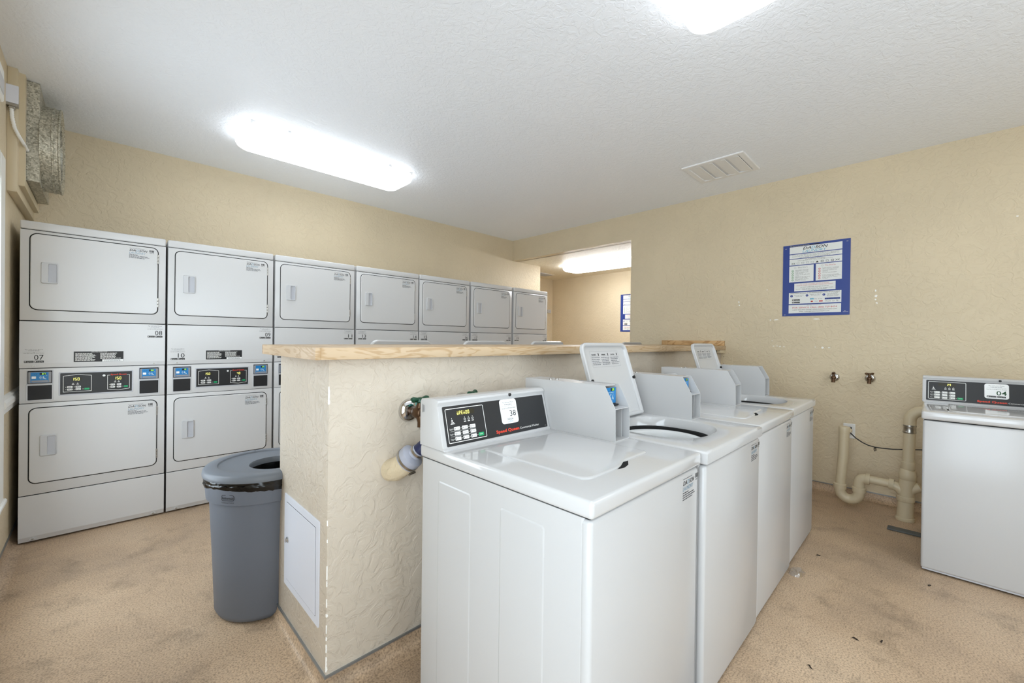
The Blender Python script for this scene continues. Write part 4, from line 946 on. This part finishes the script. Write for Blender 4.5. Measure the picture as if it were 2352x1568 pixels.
for (x, z) in ((-.036, .034), (-.036, -.034)): b = B(); b.lathe([(.003, -.004), (.003, -.005)], 'seam', (x, 0, z), 'y', 8); b.build('screw', t)
t = thing('thermostat', 'small white box on the alcove wall just beyond the last dryer', 'thermostat', (1.88, .844, 1.87))
b = B(); plate(b, -.05, .05, -.035, .035, .006, -.02, 0, 'white_plastic', .004); b.build('case', t); b = B(); plate(b, -.02, .02, -.015, .015, .002, -.0215, -.018, 'recess_plastic', .0005); b.build('window', t)

# ------------------------------------------------------------------ exhaust duct and junction box, top left
t = thing('exhaust_duct', 'galvanized square duct box with round open collar high on the left wall', 'duct', (-4.893, -.42, 2.222))
b = B(); b.box(0, .072, -.318, .318, 0, .602, 'galvanized', .002, 1); b.build('duct_box', t)
b = B(); b.box(-.0, .074, -.319, -.26, -.0015, .012, 'galvanized', .001, 1); b.build('folded_seam', t)
b = B(); b.lathe([(.268, .070), (.268, .118), (.272, .120), (.272, .128), (.268, .130), (.268, .146), (.273, .150), (.273, .156), (.266, .158), (.250, .150), (.240, .146), (.236, .075)], 'galvanized', (0, -.075, .276), 'x', 64, False, False); c_ = b.build('round_collar', t)
b = B(); b.lathe([(.238, .080), (.01, .080)], 'dark_slot', (0, -.075, .276), 'x', 48, False, True); b.build('damper', c_)
t = thing('junction_box', 'pale metal electrical box with flexible conduit beside the galvanized duct', 'junction box', (-4.918, -.866, 2.65))
b = B(); b.box(-.024, .026, -.035, 0, -.06, .055, 'steel', .002, 1); b.build('back_box', t)
b = B(); b.box(-.026, .028, -.041, -.034, -.045, .057, 'panel_white', .002, 1); b.build('cover', t)
b = B(); b.box(-.012, .014, -.030, -.004, -.074, -.058, 'steel', .003, 1); b.build('connector', t)
P = [(.0, -.02, -.07), (.002, -.022, -.12), (.012, -.022, -.18), (.028, -.015, -.22), (.042, .02, -.245), (.046, .10, -.25), (.046, .125, -.25)]
fine = []
for i in range(len(P)-1):
    for k in range(8): fine.append(Vector(P[i]).lerp(Vector(P[i+1]), k/8))
b = B(); b.tube(fine, [.0095 if k % 2 else .0075 for k in range(len(fine))], 'casing_white', 10); e = b.build('conduit', t); e['label'] = 'ribbed flexible conduit'

t = thing('wall_fitting', 'white plastic fitting high on the left wall above the window, at the frame edge', 'fitting', (XL, -1.47, 2.52), PI/2)
b = B(); plate(b, -.14, .14, -.08, .08, .012, -.040, 0, 'casing_white', .006); b.build('housing', t)
b = B(); plate(b, -.11, .11, -.05, .02, .006, -.044, -.038, 'white_plastic', .002); b.build('cover', t)

# ------------------------------------------------------------------ bits on the floor
t = thing('floor_bar', 'worn grey flat bar lying on the floor against washer 04', 'bar', (-.60, -4.40, 0), 0)
b = B(); b.box(-.035, .03, -.20, 0, .001, .014, 'bar_grey', .003, 1); b.build('bar', t)
t = thing('plastic_scrap', 'crumpled clear plastic scrap on the floor at the third washer base', 'scrap', (-1.755, -4.085, 0))
b = B(); R = random.Random(4); n = 14
b.loops([[(.055*q*R.uniform(.8, 1.1)*math.cos(2*PI*k/n), .040*q*R.uniform(.8, 1.1)*math.sin(2*PI*k/n), h*R.uniform(.4, 1)+.001) for k in range(n)] for q, h in ((1, 0), (.95, .012), (.8, .022), (.4, .016), (.1, .02))], 'clear_film', False, True, True); b.build('film', t)
for k, (x, y, lab) in enumerate([(-2.127, -4.467, 'dark lint fleck on the floor in front of the second washer'), (-2.189, -4.385, 'dark lint fleck on the floor close to the second washer front'), (-1.376, -4.611, 'dark lint fleck on the floor before the corner of washer 04'),
                                 (-2.525, -4.277, 'dark lint fleck on the floor at the bottom edge near the washers'), (-1.431, -4.134, 'dark lint fleck on the floor near the farthest washer front')]):
    t = thing('lint_fleck', lab, 'lint', (x, y, 0), k*1.3)
    b = B(); b.tube([(-.012, 0, .002), (-.005, .002, .004), (.006, -.001, .004), (.013, .003, .002)], [.0008, .0028, .0028, .0008], 'lint', 6); b.build('fleck', t)
